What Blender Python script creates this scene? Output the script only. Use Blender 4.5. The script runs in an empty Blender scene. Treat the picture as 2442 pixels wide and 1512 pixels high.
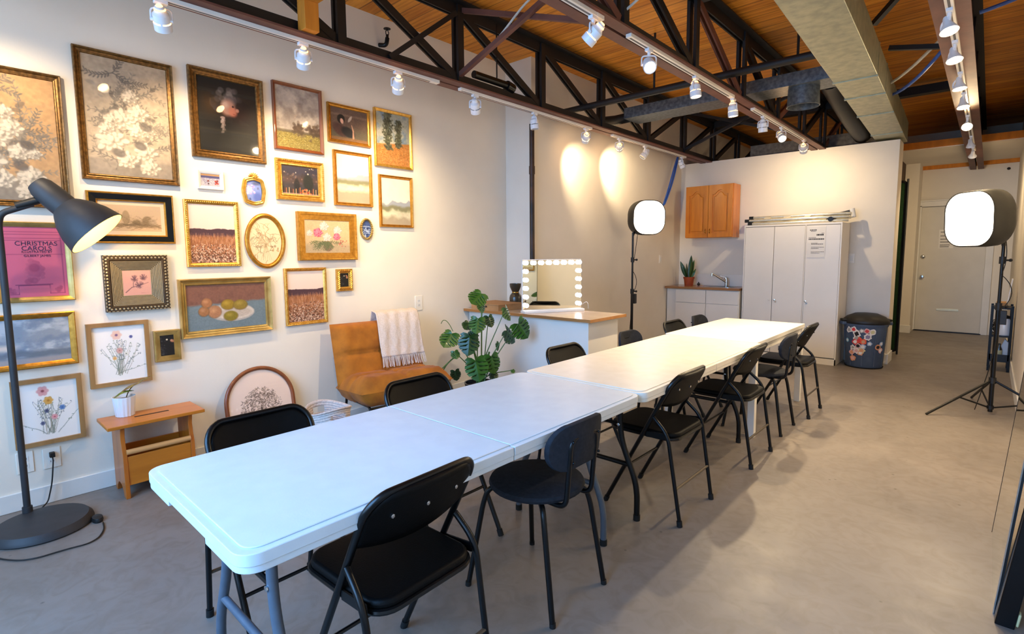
import bpy, bmesh, math, random
import numpy as np
from mathutils import Vector, Matrix
random.seed(7)
SC = bpy.context.scene
COL = SC.collection
PI = math.pi

# ---------------------------------------------------------------- camera
CAM = Vector((3.94, 0.0, 1.405))
FOC, YAW, PITCH, ROLL, PPY = 1257.29, 0.734959, 0.098230, -0.007808, 729.27
_f = Vector((-math.sin(YAW) * math.cos(PITCH), math.cos(YAW) * math.cos(PITCH), -math.sin(PITCH)))
_r = Vector((math.cos(YAW), math.sin(YAW), 0))
_u = _r.cross(_f)
RGT = _r * math.cos(ROLL) + _u * math.sin(ROLL)
UPV = -_r * math.sin(ROLL) + _u * math.cos(ROLL)
FWD = _f
cd = bpy.data.cameras.new('camera')
cam = bpy.data.objects.new('camera', cd)
COL.objects.link(cam)
cd.sensor_fit = 'HORIZONTAL'
cd.sensor_width = 36.0
cd.lens = FOC / 2442 * 36.0
cd.shift_y = (PPY - 756.0) / 2442
cd.clip_start = 0.02
m3 = Matrix((RGT, UPV, -FWD)).transposed()
cam.matrix_world = Matrix.Translation(CAM) @ m3.to_4x4()
SC.camera = cam

def ray(px, py):
    return RGT * ((px - 1221) / FOC) - UPV * ((py - PPY) / FOC) + FWD
def on_axis(ax, val, px, py):
    d = ray(px, py); t = (val - CAM[ax]) / d[ax]
    return CAM + d * t
def onx(x, px, py): return on_axis(0, x, px, py)
def ony(y, px, py): return on_axis(1, y, px, py)
def onz(z, px, py): return on_axis(2, z, px, py)

# ---------------------------------------------------------------- objects
def tag(o, label=None, cat=None, group=None, kind=None):
    if label: o['label'] = label
    if cat: o['category'] = cat
    if group: o['group'] = group
    if kind: o['kind'] = kind
    return o
def thing(name, loc, label, cat, rz=0.0, group=None, rot=None):
    o = bpy.data.objects.new(name, None)
    o.empty_display_size = 0.05
    COL.objects.link(o)
    o.location = loc
    o.rotation_euler = rot if rot else (0, 0, rz)
    return tag(o, label, cat, group)
def copy_tree(o, parent=None):
    c = o.copy(); COL.objects.link(c)
    if parent is not None: c.parent = parent
    for ch in [x for x in bpy.data.objects if x.parent == o]:
        copy_tree(ch, c)
    return c

def V(*a): return Vector(a)
def frame_of(d):
    d = d.normalized()
    a = V(0, 0, 1) if abs(d.z) < 0.9 else V(1, 0, 0)
    x = a.cross(d).normalized(); y = d.cross(x).normalized()
    return x, y

class MB:
    def __init__(s): s.v = []; s.f = []; s.sm = []
    def add(s, vs, fs, smooth=False):
        b = len(s.v); s.v += [Vector(p) for p in vs]
        for f in fs: s.f.append([b + i for i in f]); s.sm.append(smooth)
        return s
    def box(s, x0, x1, y0, y1, z0, z1, M=None):
        vs = [V(x, y, z) for z in (z0, z1) for y in (y0, y1) for x in (x0, x1)]
        if M is not None: vs = [M @ p for p in vs]
        return s.add(vs, [(0, 2, 3, 1), (4, 5, 7, 6), (0, 1, 5, 4), (2, 6, 7, 3), (0, 4, 6, 2), (1, 3, 7, 5)])
    def bar(s, p, q, w, h=None, up=None):
        """rectangular bar from p to q, w across, h along up"""
        p = Vector(p); q = Vector(q); d = (q - p).normalized()
        h = w if h is None else h
        up = Vector(up) if up is not None else (V(0, 0, 1) if abs(d.z) < .95 else V(0, 1, 0))
        x = up.cross(d).normalized(); y = d.cross(x).normalized()
        vs = []
        for c in (p, q):
            for a, b in ((-1, -1), (1, -1), (1, 1), (-1, 1)):
                vs.append(c + x * (a * w / 2) + y * (b * h / 2))
        return s.add(vs, [(3, 2, 1, 0), (4, 5, 6, 7), (0, 1, 5, 4), (1, 2, 6, 5), (2, 3, 7, 6), (3, 0, 4, 7)])
    def tube(s, pts, r, n=10, caps=True, closed=False, flat=None):
        pts = [Vector(p) for p in pts]; N = len(pts)
        rs = r if isinstance(r, (list, tuple)) else [r] * N
        rings = []; x = None
        for i, p in enumerate(pts):
            if closed: d = (pts[(i + 1) % N] - pts[i - 1])
            elif i == 0: d = pts[1] - p
            elif i == N - 1: d = p - pts[i - 1]
            else: d = (pts[i + 1] - p).normalized() + (p - pts[i - 1]).normalized()
            d = d.normalized()
            if x is None: x, y = frame_of(d)
            else:
                x = (x - d * x.dot(d)).normalized(); y = d.cross(x).normalized()
            ring = []
            for k in range(n):
                a = 2 * PI * k / n
                ring.append(p + (x * math.cos(a) + y * math.sin(a)) * rs[i])
            rings.append(ring)
        vs = [q for ring in rings for q in ring]; fs = []
        M = N if closed else N - 1
        for i in range(M):
            j = (i + 1) % N
            for k in range(n):
                k2 = (k + 1) % n
                fs.append((i * n + k, i * n + k2, j * n + k2, j * n + k))
        s.add(vs, fs, True)
        if caps and not closed:
            b = len(s.v) - N * n
            s.f.append([b + k for k in range(n)][::-1]); s.sm.append(False)
            s.f.append([b + (N - 1) * n + k for k in range(n)]); s.sm.append(False)
        return s
    def lathe(s, prof, n=24, M=None, cap0=True, cap1=True, sx=1.0, sy=1.0):
        """prof: list of (radius, z)"""
        vs = []; N = len(prof)
        for r, z in prof:
            for k in range(n):
                a = 2 * PI * k / n; vs.append(V(r * math.cos(a) * sx, r * math.sin(a) * sy, z))
        if M is not None: vs = [M @ p for p in vs]
        fs = []
        for i in range(N - 1):
            for k in range(n):
                k2 = (k + 1) % n
                fs.append((i * n + k, i * n + k2, (i + 1) * n + k2, (i + 1) * n + k))
        b = len(s.v); s.add(vs, fs, True)
        if cap0: s.f.append([b + k for k in range(n)][::-1]); s.sm.append(False)
        if cap1: s.f.append([b + (N - 1) * n + k for k in range(n)]); s.sm.append(False)
        return s
    def prism(s, poly, h0, h1, M=None):
        """poly: ccw list of (a,b); extruded along local z from h0 to h1"""
        n = len(poly)
        vs = [V(a, b, h0) for a, b in poly] + [V(a, b, h1) for a, b in poly]
        if M is not None: vs = [M @ p for p in vs]
        fs = [tuple(range(n))[::-1], tuple(range(n, 2 * n))]
        for i in range(n):
            j = (i + 1) % n; fs.append((i, j, n + j, n + i))
        return s.add(vs, fs)
    def sphere(s, c, r, n=12, m=8, sc=(1, 1, 1), M=None):
        c = Vector(c); vs = [V(0, 0, -1)]
        for i in range(1, m):
            t = -PI / 2 + PI * i / m
            for k in range(n):
                a = 2 * PI * k / n; vs.append(V(math.cos(a) * math.cos(t), math.sin(a) * math.cos(t), math.sin(t)))
        vs.append(V(0, 0, 1))
        vs = [V(p.x * r * sc[0], p.y * r * sc[1], p.z * r * sc[2]) for p in vs]
        if M is not None: vs = [M @ p for p in vs]
        vs = [p + c for p in vs]
        fs = [(0, 1 + (k + 1) % n, 1 + k) for k in range(n)]
        for i in range(m - 2):
            for k in range(n):
                k2 = (k + 1) % n; a = 1 + i * n
                fs.append((a + k, a + k2, a + n + k2, a + n + k))
        L = len(vs) - 1; a = 1 + (m - 2) * n
        fs += [(a + k, a + (k + 1) % n, L) for k in range(n)]
        return s.add(vs, fs, True)
    def grid(s, fn, nu, nv, smooth=True):
        vs = [fn(i / nu, j / nv) for j in range(nv + 1) for i in range(nu + 1)]
        w = nu + 1
        fs = [(j * w + i, j * w + i + 1, (j + 1) * w + i + 1, (j + 1) * w + i) for j in range(nv) for i in range(nu)]
        return s.add(vs, fs, smooth)
    def build(s, name, mat, parent=None, bevel=0.0, seg=2, sharp=40, sub=0, thick=0.0, label=None, loc=None, off=-1):
        me = bpy.data.meshes.new(name)
        me.from_pydata([tuple(p) for p in s.v], [], s.f)
        me.polygons.foreach_set('use_smooth', [bool(x) for x in s.sm])
        me.validate()
        if mat is not None: me.materials.append(mat)
        o = bpy.data.objects.new(name, me); COL.objects.link(o)
        if parent is not None: o.parent = parent
        if loc is not None: o.location = loc
        if thick:
            md = o.modifiers.new('thickness', 'SOLIDIFY'); md.thickness = thick; md.offset = off
        if bevel > 0:
            md = o.modifiers.new('bevel', 'BEVEL'); md.width = bevel; md.segments = seg
            md.limit_method = 'ANGLE'; md.angle_limit = math.radians(35); md.use_clamp_overlap = True
            me.polygons.foreach_set('use_smooth', [True] * len(me.polygons))
            md.harden_normals = False
        if sub:
            md = o.modifiers.new('smooth', 'SUBSURF'); md.levels = sub; md.render_levels = sub
            me.polygons.foreach_set('use_smooth', [True] * len(me.polygons))
        if sharp and not sub: me.set_sharp_from_angle(angle=math.radians(sharp))
        if label: o['label'] = label
        return o

def struct(o): o['kind'] = 'structure'; return o
def rrect(w, h, r, n=6):
    """rounded rectangle polygon, centred, ccw"""
    out = []
    for cx, cy, a0 in ((w / 2 - r, h / 2 - r, 0), (-w / 2 + r, h / 2 - r, 90), (-w / 2 + r, -h / 2 + r, 180), (w / 2 - r, -h / 2 + r, 270)):
        for i in range(n + 1):
            a = math.radians(a0 + 90 * i / n); out.append((cx + r * math.cos(a), cy + r * math.sin(a)))
    return out
def bez(p0, p1, p2, p3, n=12):
    p0, p1, p2, p3 = map(Vector, (p0, p1, p2, p3)); o = []
    for i in range(n + 1):
        t = i / n; u = 1 - t
        o.append(p0 * u ** 3 + p1 * 3 * u * u * t + p2 * 3 * u * t * t + p3 * t ** 3)
    return o
def fillet(pts, r, n=5):
    """polyline with rounded inner corners"""
    pts = [Vector(p) for p in pts]; out = [pts[0]]
    for a, b, c in zip(pts, pts[1:], pts[2:]):
        d0 = a - b; d1 = c - b; k = min(r, d0.length * .48, d1.length * .48)
        s = b + d0.normalized() * k; e = b + d1.normalized() * k
        for i in range(n + 1):
            t = i / n; out.append(s * (1 - t) ** 2 + b * 2 * t * (1 - t) + e * t * t)
    return out + [pts[-1]]

# ---------------------------------------------------------------- materials
def lin(c):
    if isinstance(c, str):
        c = [int(c[i:i + 2], 16) / 255 for i in (0, 2, 4)]
    return tuple((x / 12.92 if x <= .04045 else ((x + .055) / 1.055) ** 2.4) for x in c)
def mat(name, c, rough=.5, metal=0.0, c2=None, scale=8.0, detail=4.0, bump=0.0, bscale=None, coat=0.0, spec=.5, stretch=None, sheen=0.0, lo=.35, hi=.65, crough=.05):
    """procedural principled material: noise mixes c and c2, noise bump"""
    m = bpy.data.materials.new(name); m.use_nodes = True
    nt = m.node_tree; N = nt.nodes; L = nt.links
    b = N['Principled BSDF']
    tc = N.new('ShaderNodeTexCoord'); mp = N.new('ShaderNodeMapping')
    L.new(tc.outputs['Object'], mp.inputs['Vector'])
    if stretch: mp.inputs['Scale'].default_value = stretch
    nz = N.new('ShaderNodeTexNoise'); nz.inputs['Scale'].default_value = scale; nz.inputs['Detail'].default_value = detail
    L.new(mp.outputs['Vector'], nz.inputs['Vector'])
    cr = N.new('ShaderNodeValToRGB')
    a = lin(c); d = lin(c2) if c2 else tuple(x * .93 for x in a)
    cr.color_ramp.elements[0].position = lo; cr.color_ramp.elements[1].position = hi
    cr.color_ramp.elements[0].color = (*a, 1); cr.color_ramp.elements[1].color = (*d, 1)
    L.new(nz.outputs['Fac'], cr.inputs['Fac']); L.new(cr.outputs['Color'], b.inputs['Base Color'])
    b.inputs['Roughness'].default_value = rough; b.inputs['Metallic'].default_value = metal
    b.inputs['Specular IOR Level'].default_value = spec
    b.inputs['Coat Weight'].default_value = coat; b.inputs['Coat Roughness'].default_value = crough
    if sheen: b.inputs['Sheen Weight'].default_value = sheen
    if bump:
        n2 = N.new('ShaderNodeTexNoise'); n2.inputs['Scale'].default_value = bscale or scale * 6; n2.inputs['Detail'].default_value = 3
        L.new(mp.outputs['Vector'], n2.inputs['Vector'])
        bp = N.new('ShaderNodeBump'); bp.inputs['Strength'].default_value = bump; bp.inputs['Distance'].default_value = .01
        L.new(n2.outputs['Fac'], bp.inputs['Height']); L.new(bp.outputs['Normal'], b.inputs['Normal'])
    m['cr'] = 1
    return m
def emit(name, c, s):
    m = bpy.data.materials.new(name); m.use_nodes = True
    nt = m.node_tree; nt.nodes.clear()
    o = nt.nodes.new('ShaderNodeOutputMaterial'); e = nt.nodes.new('ShaderNodeEmission')
    e.inputs['Color'].default_value = (*lin(c), 1); e.inputs['Strength'].default_value = s
    nt.links.new(e.outputs[0], o.inputs[0]); return m
def wood(name, c, c2, axis='y', rough=.45, coat=.15, scale=6.0, bands=1.0):
    st = {'x': (.12, 1, 1), 'y': (1, .12, 1), 'z': (1, 1, .12)}[axis]
    return mat(name, c, rough, c2=c2, scale=scale * 3 * bands, detail=6, stretch=st, coat=coat, lo=.3, hi=.7, bump=.05)

M = {}
M['wall'] = mat('wall_paint', 'ece4d6', .75, c2='e8e0d2', scale=3, bump=.04, bscale=60)
M['trimw'] = mat('white_trim_paint', 'e8e6e0', .45, scale=4)
M['white'] = mat('white_laminate', 'f0eadf', .35, scale=2, c2='ebe5d9')
M['plastic_white'] = mat('white_table_plastic', 'd8e1e6', .38, scale=14, c2='d3dce2', bump=.03, bscale=180)
M['plastic_aged'] = mat('yellowed_table_plastic', 'f0e9da', .36, scale=14, c2='ebe3d2', bump=.03, bscale=180)
M['desk'] = mat('white_desk_laminate', 'f1eee6', .4, scale=3, c2='ebe8e0')
M['black_metal'] = mat('black_enamel', '060607', .3, scale=10, c2='0a0a0b', spec=.35)
M['black_vinyl'] = mat('black_vinyl', '040404', .5, scale=30, c2='060607', bump=.06, bscale=160, spec=.15)
M['black_fabric'] = mat('charcoal_felt', '24262c', .85, scale=60, c2='2a2d34', spec=.2, bump=.1, bscale=300)
M['black_plastic'] = mat('black_plastic', '0d0d0d', .5, scale=20, c2='161616')
M['lamp_black'] = mat('charcoal_lamp_paint', '2a2b2e', .55, scale=14, c2='303135')
M['grey_metal'] = mat('grey_powder_coat', '5d6672', .4, scale=20, c2='555e69', metal=.2)
M['chrome'] = mat('chrome', 'cfd2d4', .18, metal=1.0, scale=5)
M['brass'] = mat('brass', 'c9a04e', .25, metal=1.0, scale=9, c2='b58a3c')
M['steel_red'] = mat('red_oxide_steel', '6e4438', .6, scale=5, c2='5a352c', bump=.08, bscale=30)
M['steel_dark'] = mat('dark_painted_steel', '0d0a09', .6, scale=8, c2='150f0c', bump=.06, bscale=40)  # black steel; on the trusses, shade over red-brown steel put into the colour
M['galv'] = mat('galvanised_sheet', 'a8a68a', .42, metal=.45, c2='8f907a', scale=18, detail=5, bump=.03)
M['galv_dark'] = mat('spangled_galvanised_sheet', '6d7378', .45, metal=.5, c2='4c5257', scale=34, detail=5, bump=.05)
M['lumber'] = wood('orange_lumber', 'dc8a24', 'c2741a', 'z', coat=.0, rough=.7)
M['track_white'] = mat('white_track_enamel', 'e6e2da', .35, scale=4)
M['lamp_white'] = mat('white_spot_enamel', 'e9ebf0', .3, scale=6)
M['cable'] = mat('black_rubber_cable', '0e0e0e', .55, scale=30)
M['cable_white'] = mat('white_cable_sheath', 'c9c5bb', .5, scale=30)
M['cable_blue'] = mat('blue_cable_sheath', '2f56a8', .45, scale=30, c2='3a66bd')
M['gold'] = mat('gold_leaf', 'c8923a', .32, metal=.65, c2='ac7828', scale=40, detail=4, bump=.05)
M['gold_bright'] = mat('bright_gold_leaf', 'e0b25a', .3, metal=.7, c2='cc983c', scale=40, detail=4, bump=.05)
M['gold_dark'] = mat('aged_bronze_gold', '8a6230', .4, metal=.55, c2='5e411c', scale=60, detail=4, bump=.08)
M['groove'] = mat('dark_umber_gilding', '4a3a26', .5, metal=.3, c2='382b1c', scale=40)
M['silver_frame'] = mat('antique_silver', 'b0a284', .35, metal=.5, c2='a89a7c', scale=60, detail=2)
M['gold_soft'] = mat('champagne_gold', 'c6a765', .35, metal=.6, c2='a98a4a', scale=14, bump=.06)
M['wood_frame'] = wood('oak_frame_wood', 'a9814f', '8f6a3d', 'z')
M['wood_brown'] = wood('brown_walnut_frame', '8a4a22', '6d3718', 'z', coat=.3)
M['oak'] = wood('honey_oak', 'df8a1c', 'c4700f', 'z', coat=.35, rough=.35)
M['pine'] = wood('amber_pine', 'c8781e', 'b06412', 'y', coat=.25, rough=.4)
M['pine_z'] = wood('amber_pine_upright', 'c06a16', 'a4540e', 'z', coat=.25, rough=.4)
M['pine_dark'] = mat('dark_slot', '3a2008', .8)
M['pine_rod'] = wood('pale_pine_dowel', 'd6a066', 'c08a50', 'y')
M['butcher'] = wood('light_brown_worktop', 'a87648', '8d6038', 'x', coat=.3, rough=.3)
M['butcher_top'] = mat('cream_counter_laminate', 'cdbba6', .22, c2='c4b19b', scale=6)
M['butcher_edge'] = wood('light_brown_worktop_edge', 'b07a40', '9a6632', 'x')
M['paper'] = mat('white_paper', 'f2efe8', .8, scale=4)
M['ink'] = mat('dark_ink', '2b2b2e', .8, scale=20)
M['ink_blue'] = mat('faded_purple_ink', '3b2a4d', .8, scale=20)
M['grey_ink'] = mat('grey_ink', '6a6866', .8, scale=20)
M['suede'] = mat('mustard_suede', 'b26a0e', .85, c2='965608', scale=9, detail=6, bump=.12, bscale=50, sheen=.05)
M['knit'] = mat('cream_knit', 'dccdc2', .9, c2='cdbdb0', scale=120, bump=.3, bscale=220)
M['rope'] = mat('cotton_rope', 'd9ccc4', .9, c2='c3b3aa', scale=90, bump=.3, bscale=200)
M['leaf'] = mat('glossy_green_leaf', '2a5214', .42, c2='386a1c', scale=9, coat=.1)
M['leaf_dark'] = mat('dark_green_leaf', '173610', .42, c2='22481a', scale=9, coat=.1)
M['leaf_yellow'] = mat('yellow_green_leaf', '6f7a22', .45, c2='515c18', scale=30)
M['leaf_brown'] = mat('dry_patterned_leaf', '5b3a22', .6, c2='8a7a3a', scale=60)
M['stem'] = mat('green_stem', '4a6a2a', .5, scale=20)
M['soil'] = mat('potting_soil', '2a1d14', .95, scale=40, bump=.4)
M['terracotta'] = mat('terracotta', 'a5471c', .65, c2='8f3c16', scale=12)
M['ceramic_white'] = mat('white_ceramic', 'e9edf2', .25, scale=5)
M['ceramic_black'] = mat('black_ceramic', '141414', .3, scale=5)
M['vase'] = mat('dark_olive_glaze', '3a352b', .25, c2='2c281f', scale=14, coat=.4)
M['cardboard'] = mat('tan_cardboard', 'b48a5c', .8, c2='a67c50', scale=12)
M['bin_blue'] = mat('slate_blue_plastic', '4a5b72', .45, c2='43536a', scale=12)
M['green_cloth'] = mat('green_cloth', '123c10', .9, c2='0d2e0c', scale=60)
M['door'] = mat('door_paint', 'd9d4c8', .45, scale=3)
M['rubber_foot'] = mat('black_rubber', '0a0a0a', .7, scale=20)
M['stainless'] = mat('stainless_steel', 'b9b6ae', .22, metal=1.0, scale=40, stretch=(1, 12, 1))
M['alu'] = mat('brushed_aluminium', 'dcd8c8', .3, metal=.6, scale=30, c2='cfcab8')
M['bulb_led'] = emit('white_globe_glow', 'fff4ff', 9.0)
M['softbox_face'] = emit('softbox_diffuser_glow', 'ffeed2', 8.5)
M['bulb_warm'] = emit('warm_bulb_glow', 'ffc98a', 60.0)
M['bulb_rear'] = emit('warm_reflector_back_glow', 'ffb45c', 5.0)
M['shade_in'] = mat('warm_white_shade_lining', 'f0dd98', .6, scale=3)
M['lamp_bulb'] = emit('floor_lamp_bulb_glow', 'ffdf98', 5.0)

# mirror, glass
def mirror_mat(name, c, r):
    m = mat(name, c, r, metal=1.0, scale=2, c2=c, spec=.5); return m
M['mirror'] = mirror_mat('silvered_mirror', 'dfe3df', .01)
def pane_mat():
    m = bpy.data.materials.new('picture_glass'); m.use_nodes = True
    nt = m.node_tree; N = nt.nodes; L = nt.links; N.clear()
    o = N.new('ShaderNodeOutputMaterial'); mx = N.new('ShaderNodeMixShader')
    t = N.new('ShaderNodeBsdfTransparent'); g = N.new('ShaderNodeBsdfGlossy'); fr = N.new('ShaderNodeFresnel')
    g.inputs['Roughness'].default_value = .04; fr.inputs['IOR'].default_value = 1.45
    nz = N.new('ShaderNodeTexNoise'); nz.inputs['Scale'].default_value = 3
    mr = N.new('ShaderNodeMapRange'); mr.inputs[3].default_value = .02; mr.inputs[4].default_value = .05
    L.new(nz.outputs['Fac'], mr.inputs[0]); L.new(mr.outputs[0], g.inputs['Roughness'])
    ge = N.new('ShaderNodeNewGeometry'); iv = N.new('ShaderNodeMath'); iv.operation = 'SUBTRACT'; iv.inputs[0].default_value = 1.0
    L.new(ge.outputs['Backfacing'], iv.inputs[1]); mu = N.new('ShaderNodeMath'); mu.operation = 'MULTIPLY'
    L.new(fr.outputs[0], mu.inputs[0]); L.new(iv.outputs[0], mu.inputs[1]); L.new(mu.outputs[0], mx.inputs[0]); L.new(t.outputs[0], mx.inputs[1]); L.new(g.outputs[0], mx.inputs[2])
    L.new(mx.outputs[0], o.inputs[0]); return m
M['pane'] = pane_mat()
def paint_mat(name, rough=.6, coat=0.0):
    m = bpy.data.materials.new(name); m.use_nodes = True
    nt = m.node_tree; N = nt.nodes; L = nt.links; b = N['Principled BSDF']
    a = N.new('ShaderNodeVertexColor'); a.layer_name = 'art'
    nz = N.new('ShaderNodeTexNoise'); nz.inputs['Scale'].default_value = 260
    tc = N.new('ShaderNodeTexCoord'); L.new(tc.outputs['Object'], nz.inputs['Vector'])
    mx = N.new('ShaderNodeMixRGB'); mx.blend_type = 'OVERLAY'; mx.inputs[0].default_value = .12
    L.new(a.outputs['Color'], mx.inputs[1]); L.new(nz.outputs['Color'], mx.inputs[2])
    L.new(mx.outputs[0], b.inputs['Base Color'])
    b.inputs['Roughness'].default_value = rough; b.inputs['Coat Weight'].default_value = coat
    return m
M['art'] = paint_mat('painted_canvas')

# floor: trowelled grey-brown concrete
def floor_mat():
    m = bpy.data.materials.new('sealed_concrete'); m.use_nodes = True
    nt = m.node_tree; N = nt.nodes; L = nt.links; b = N['Principled BSDF']
    tc = N.new('ShaderNodeTexCoord')
    def noise(s, d, dist=0.0):
        n = N.new('ShaderNodeTexNoise'); n.inputs['Scale'].default_value = s; n.inputs['Detail'].default_value = d
        n.inputs['Distortion'].default_value = dist; L.new(tc.outputs['Object'], n.inputs['Vector']); return n
    def ramp(n, p0, c0, p1, c1):
        r = N.new('ShaderNodeValToRGB'); e = r.color_ramp.elements
        e[0].position = p0; e[0].color = (*lin(c0), 1); e[1].position = p1; e[1].color = (*lin(c1), 1)
        L.new(n.outputs['Fac'], r.inputs['Fac']); return r
    a = ramp(noise(1.3, 6, .6), .3, '79716a', .7, '898078')
    s = ramp(noise(9, 8, 2.0), .42, 'ffffff', .8, 'd8cfc2')
    mx = N.new('ShaderNodeMixRGB'); mx.blend_type = 'MULTIPLY'; mx.inputs[0].default_value = .6
    L.new(a.outputs[0], mx.inputs[1]); L.new(s.outputs[0], mx.inputs[2])
    vo = N.new('ShaderNodeTexVoronoi'); vo.inputs['Scale'].default_value = 5.0; L.new(tc.outputs['Object'], vo.inputs['Vector'])
    sp = N.new('ShaderNodeValToRGB'); sp.color_ramp.elements[0].position = .025; sp.color_ramp.elements[1].position = .05
    sp.color_ramp.elements[0].color = (*lin('6b5f52'), 1); sp.color_ramp.elements[1].color = (1, 1, 1, 1)
    L.new(vo.outputs['Distance'], sp.inputs['Fac'])
    m2 = N.new('ShaderNodeMixRGB'); m2.blend_type = 'MULTIPLY'; m2.inputs[0].default_value = .55
    L.new(mx.outputs[0], m2.inputs[1]); L.new(sp.outputs[0], m2.inputs[2])
    L.new(m2.outputs[0], b.inputs['Base Color'])
    r = N.new('ShaderNodeMapRange'); r.inputs[3].default_value = .32; r.inputs[4].default_value = .55
    nz = noise(6, 6); L.new(nz.outputs['Fac'], r.inputs[0]); L.new(r.outputs[0], b.inputs['Roughness'])
    bp = N.new('ShaderNodeBump'); bp.inputs['Strength'].default_value = .06; L.new(nz.outputs['Fac'], bp.inputs['Height']); L.new(bp.outputs[0], b.inputs['Normal'])
    return m
M['floor'] = floor_mat()
def plank_mat():
    m = bpy.data.materials.new('roof_deck_planks'); m.use_nodes = True
    nt = m.node_tree; N = nt.nodes; L = nt.links; b = N['Principled BSDF']
    tc = N.new('ShaderNodeTexCoord'); sx = N.new('ShaderNodeSeparateXYZ'); L.new(tc.outputs['Object'], sx.inputs[0])
    mu = N.new('ShaderNodeMath'); mu.operation = 'MULTIPLY'; mu.inputs[1].default_value = 1 / .14; L.new(sx.outputs['Y'], mu.inputs[0])
    fr = N.new('ShaderNodeMath'); fr.operation = 'FRACT'; L.new(mu.outputs[0], fr.inputs[0])
    fl = N.new('ShaderNodeMath'); fl.operation = 'FLOOR'; L.new(mu.outputs[0], fl.inputs[0])
    wn = N.new('ShaderNodeTexWhiteNoise'); wn.noise_dimensions = '1D'; L.new(fl.outputs[0], wn.inputs['W'])
    mp = N.new('ShaderNodeMapping'); mp.inputs['Scale'].default_value = (.5, 6, 1); L.new(tc.outputs['Object'], mp.inputs['Vector'])
    nz = N.new('ShaderNodeTexNoise'); nz.inputs['Scale'].default_value = 5; nz.inputs['Detail'].default_value = 7; L.new(mp.outputs[0], nz.inputs['Vector'])
    ad = N.new('ShaderNodeMath'); ad.operation = 'MULTIPLY_ADD'; ad.inputs[1].default_value = .25; L.new(wn.outputs['Value'], ad.inputs[0])
    L.new(nz.outputs['Fac'], ad.inputs[2])
    cr = N.new('ShaderNodeValToRGB'); e = cr.color_ramp.elements
    e[0].position = .30; e[0].color = (*lin('b0600e'), 1); e[1].position = .85; e[1].color = (*lin('f0a236'), 1)
    L.new(ad.outputs[0], cr.inputs['Fac'])
    g = N.new('ShaderNodeValToRGB'); ge = g.color_ramp.elements
    ge[0].position = .0; ge[0].color = (.05, .03, .02, 1); ge[1].position = .09; ge[1].color = (1, 1, 1, 1)
    L.new(fr.outputs[0], g.inputs['Fac'])
    mx = N.new('ShaderNodeMixRGB'); mx.blend_type = 'MULTIPLY'; mx.inputs[0].default_value = .9
    L.new(cr.outputs[0], mx.inputs[1]); L.new(g.outputs[0], mx.inputs[2]); L.new(mx.outputs[0], b.inputs['Base Color'])
    b.inputs['Roughness'].default_value = .6
    return m
M['deck'] = plank_mat()
# ---------------------------------------------------------------- room shell
X1, YS = 0.36, 4.28            # pier depth and where the left wall steps out
YB, YF, XR, ZD = 11.72, -1.35, 4.20, 3.40
struct(MB().box(-.2, 4.4, YF - .2, YB + .2, -.1, 0).build('floor', M['floor'], sharp=0))
struct(MB().box(-.2, 4.4, YF - .2, YB + .2, ZD, ZD + .1).build('ceiling', M['deck'], sharp=0))
struct(MB().prism([(-.2, YF - .2), (0, YF - .2), (0, YS), (X1, YS), (X1, YB + .2), (-.2, YB + .2)], 0, ZD).build('wall_left', M['wall']))
struct(MB().box(XR, 4.4, YF - .2, YB + .2, 0, ZD).build('wall_right', M['wall']))
struct(MB().box(X1, XR, YB, YB + .2, 0, ZD).build('wall_back', M['wall']))
# front wall behind the camera with the shop window the daylight comes through
wf = MB()
wf.box(0, .3, YF - .2, YF, 0, ZD); wf.box(3.9, XR, YF - .2, YF, 0, ZD)
wf.box(.3, 3.9, YF - .2, YF, 0, .5); wf.box(.3, 3.9, YF - .2, YF, 3.0, ZD)
struct(wf.build('wall_front', M['wall']))
w = struct(MB().box(.3, 3.9, YF - .14, YF - .10, .5, .56).box(.3, 3.9, YF - .14, YF - .10, 2.94, 3.0).box(.3, .36, YF - .14, YF - .10, .5, 3.0)
           .box(3.84, 3.9, YF - .14, YF - .10, .5, 3.0).box(2.07, 2.13, YF - .14, YF - .10, .5, 3.0).build('window_1', M['black_metal']))
# partition with its return end
pw = MB().prism([(X1, 7.85), (3.06, 7.925), (3.06, 8.27), (X1, 8.27)], 0, 2.735)
struct(pw.build('wall_partition', M['wall']))
# pilaster beside the door, soffit above it
struct(MB().box(2.80, 2.99, 11.2, YB, 0, 2.85).build('wall_pilaster', M['wall']))
sf = MB().box(2.80, XR, 9.70, YB, 2.85, 2.95)
struct(sf.build('ceiling_soffit', M['wall']))
struct(MB().box(2.80, XR, 11.66, YB, 2.79, 2.85).build('trim_1', M['lumber']))
struct(MB().box(2.80, XR, 9.66, 9.70, 2.86, 2.95).build('trim_2', M['lumber']))
bb = lambda name, *b: struct(MB().box(*b).build(name, M['trimw'], bevel=.004))
bb('baseboard_left', 0, .014, YF, YS, 0, .105)
bb('baseboard_pier', 0, X1, YS - .014, YS, 0, .105)
bb('baseboard_kitchen', X1, X1 + .014, YS, 7.85, 0, .105)
bb('baseboard_right', XR - .014, XR, 5.2, YB, 0, .13)
bb('baseboard_partition', 3.06, 3.075, 7.92, 8.27, 0, .13)
bb('baseboard_front', 2.62, 3.075, 7.90, 7.925, 0, .13)
bb('baseboard_pilaster', 2.785, 3.0, 11.185, 11.2, 0, .13)
bb('baseboard_back', 4.0, XR, 11.705, YB, 0, .13)
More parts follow.
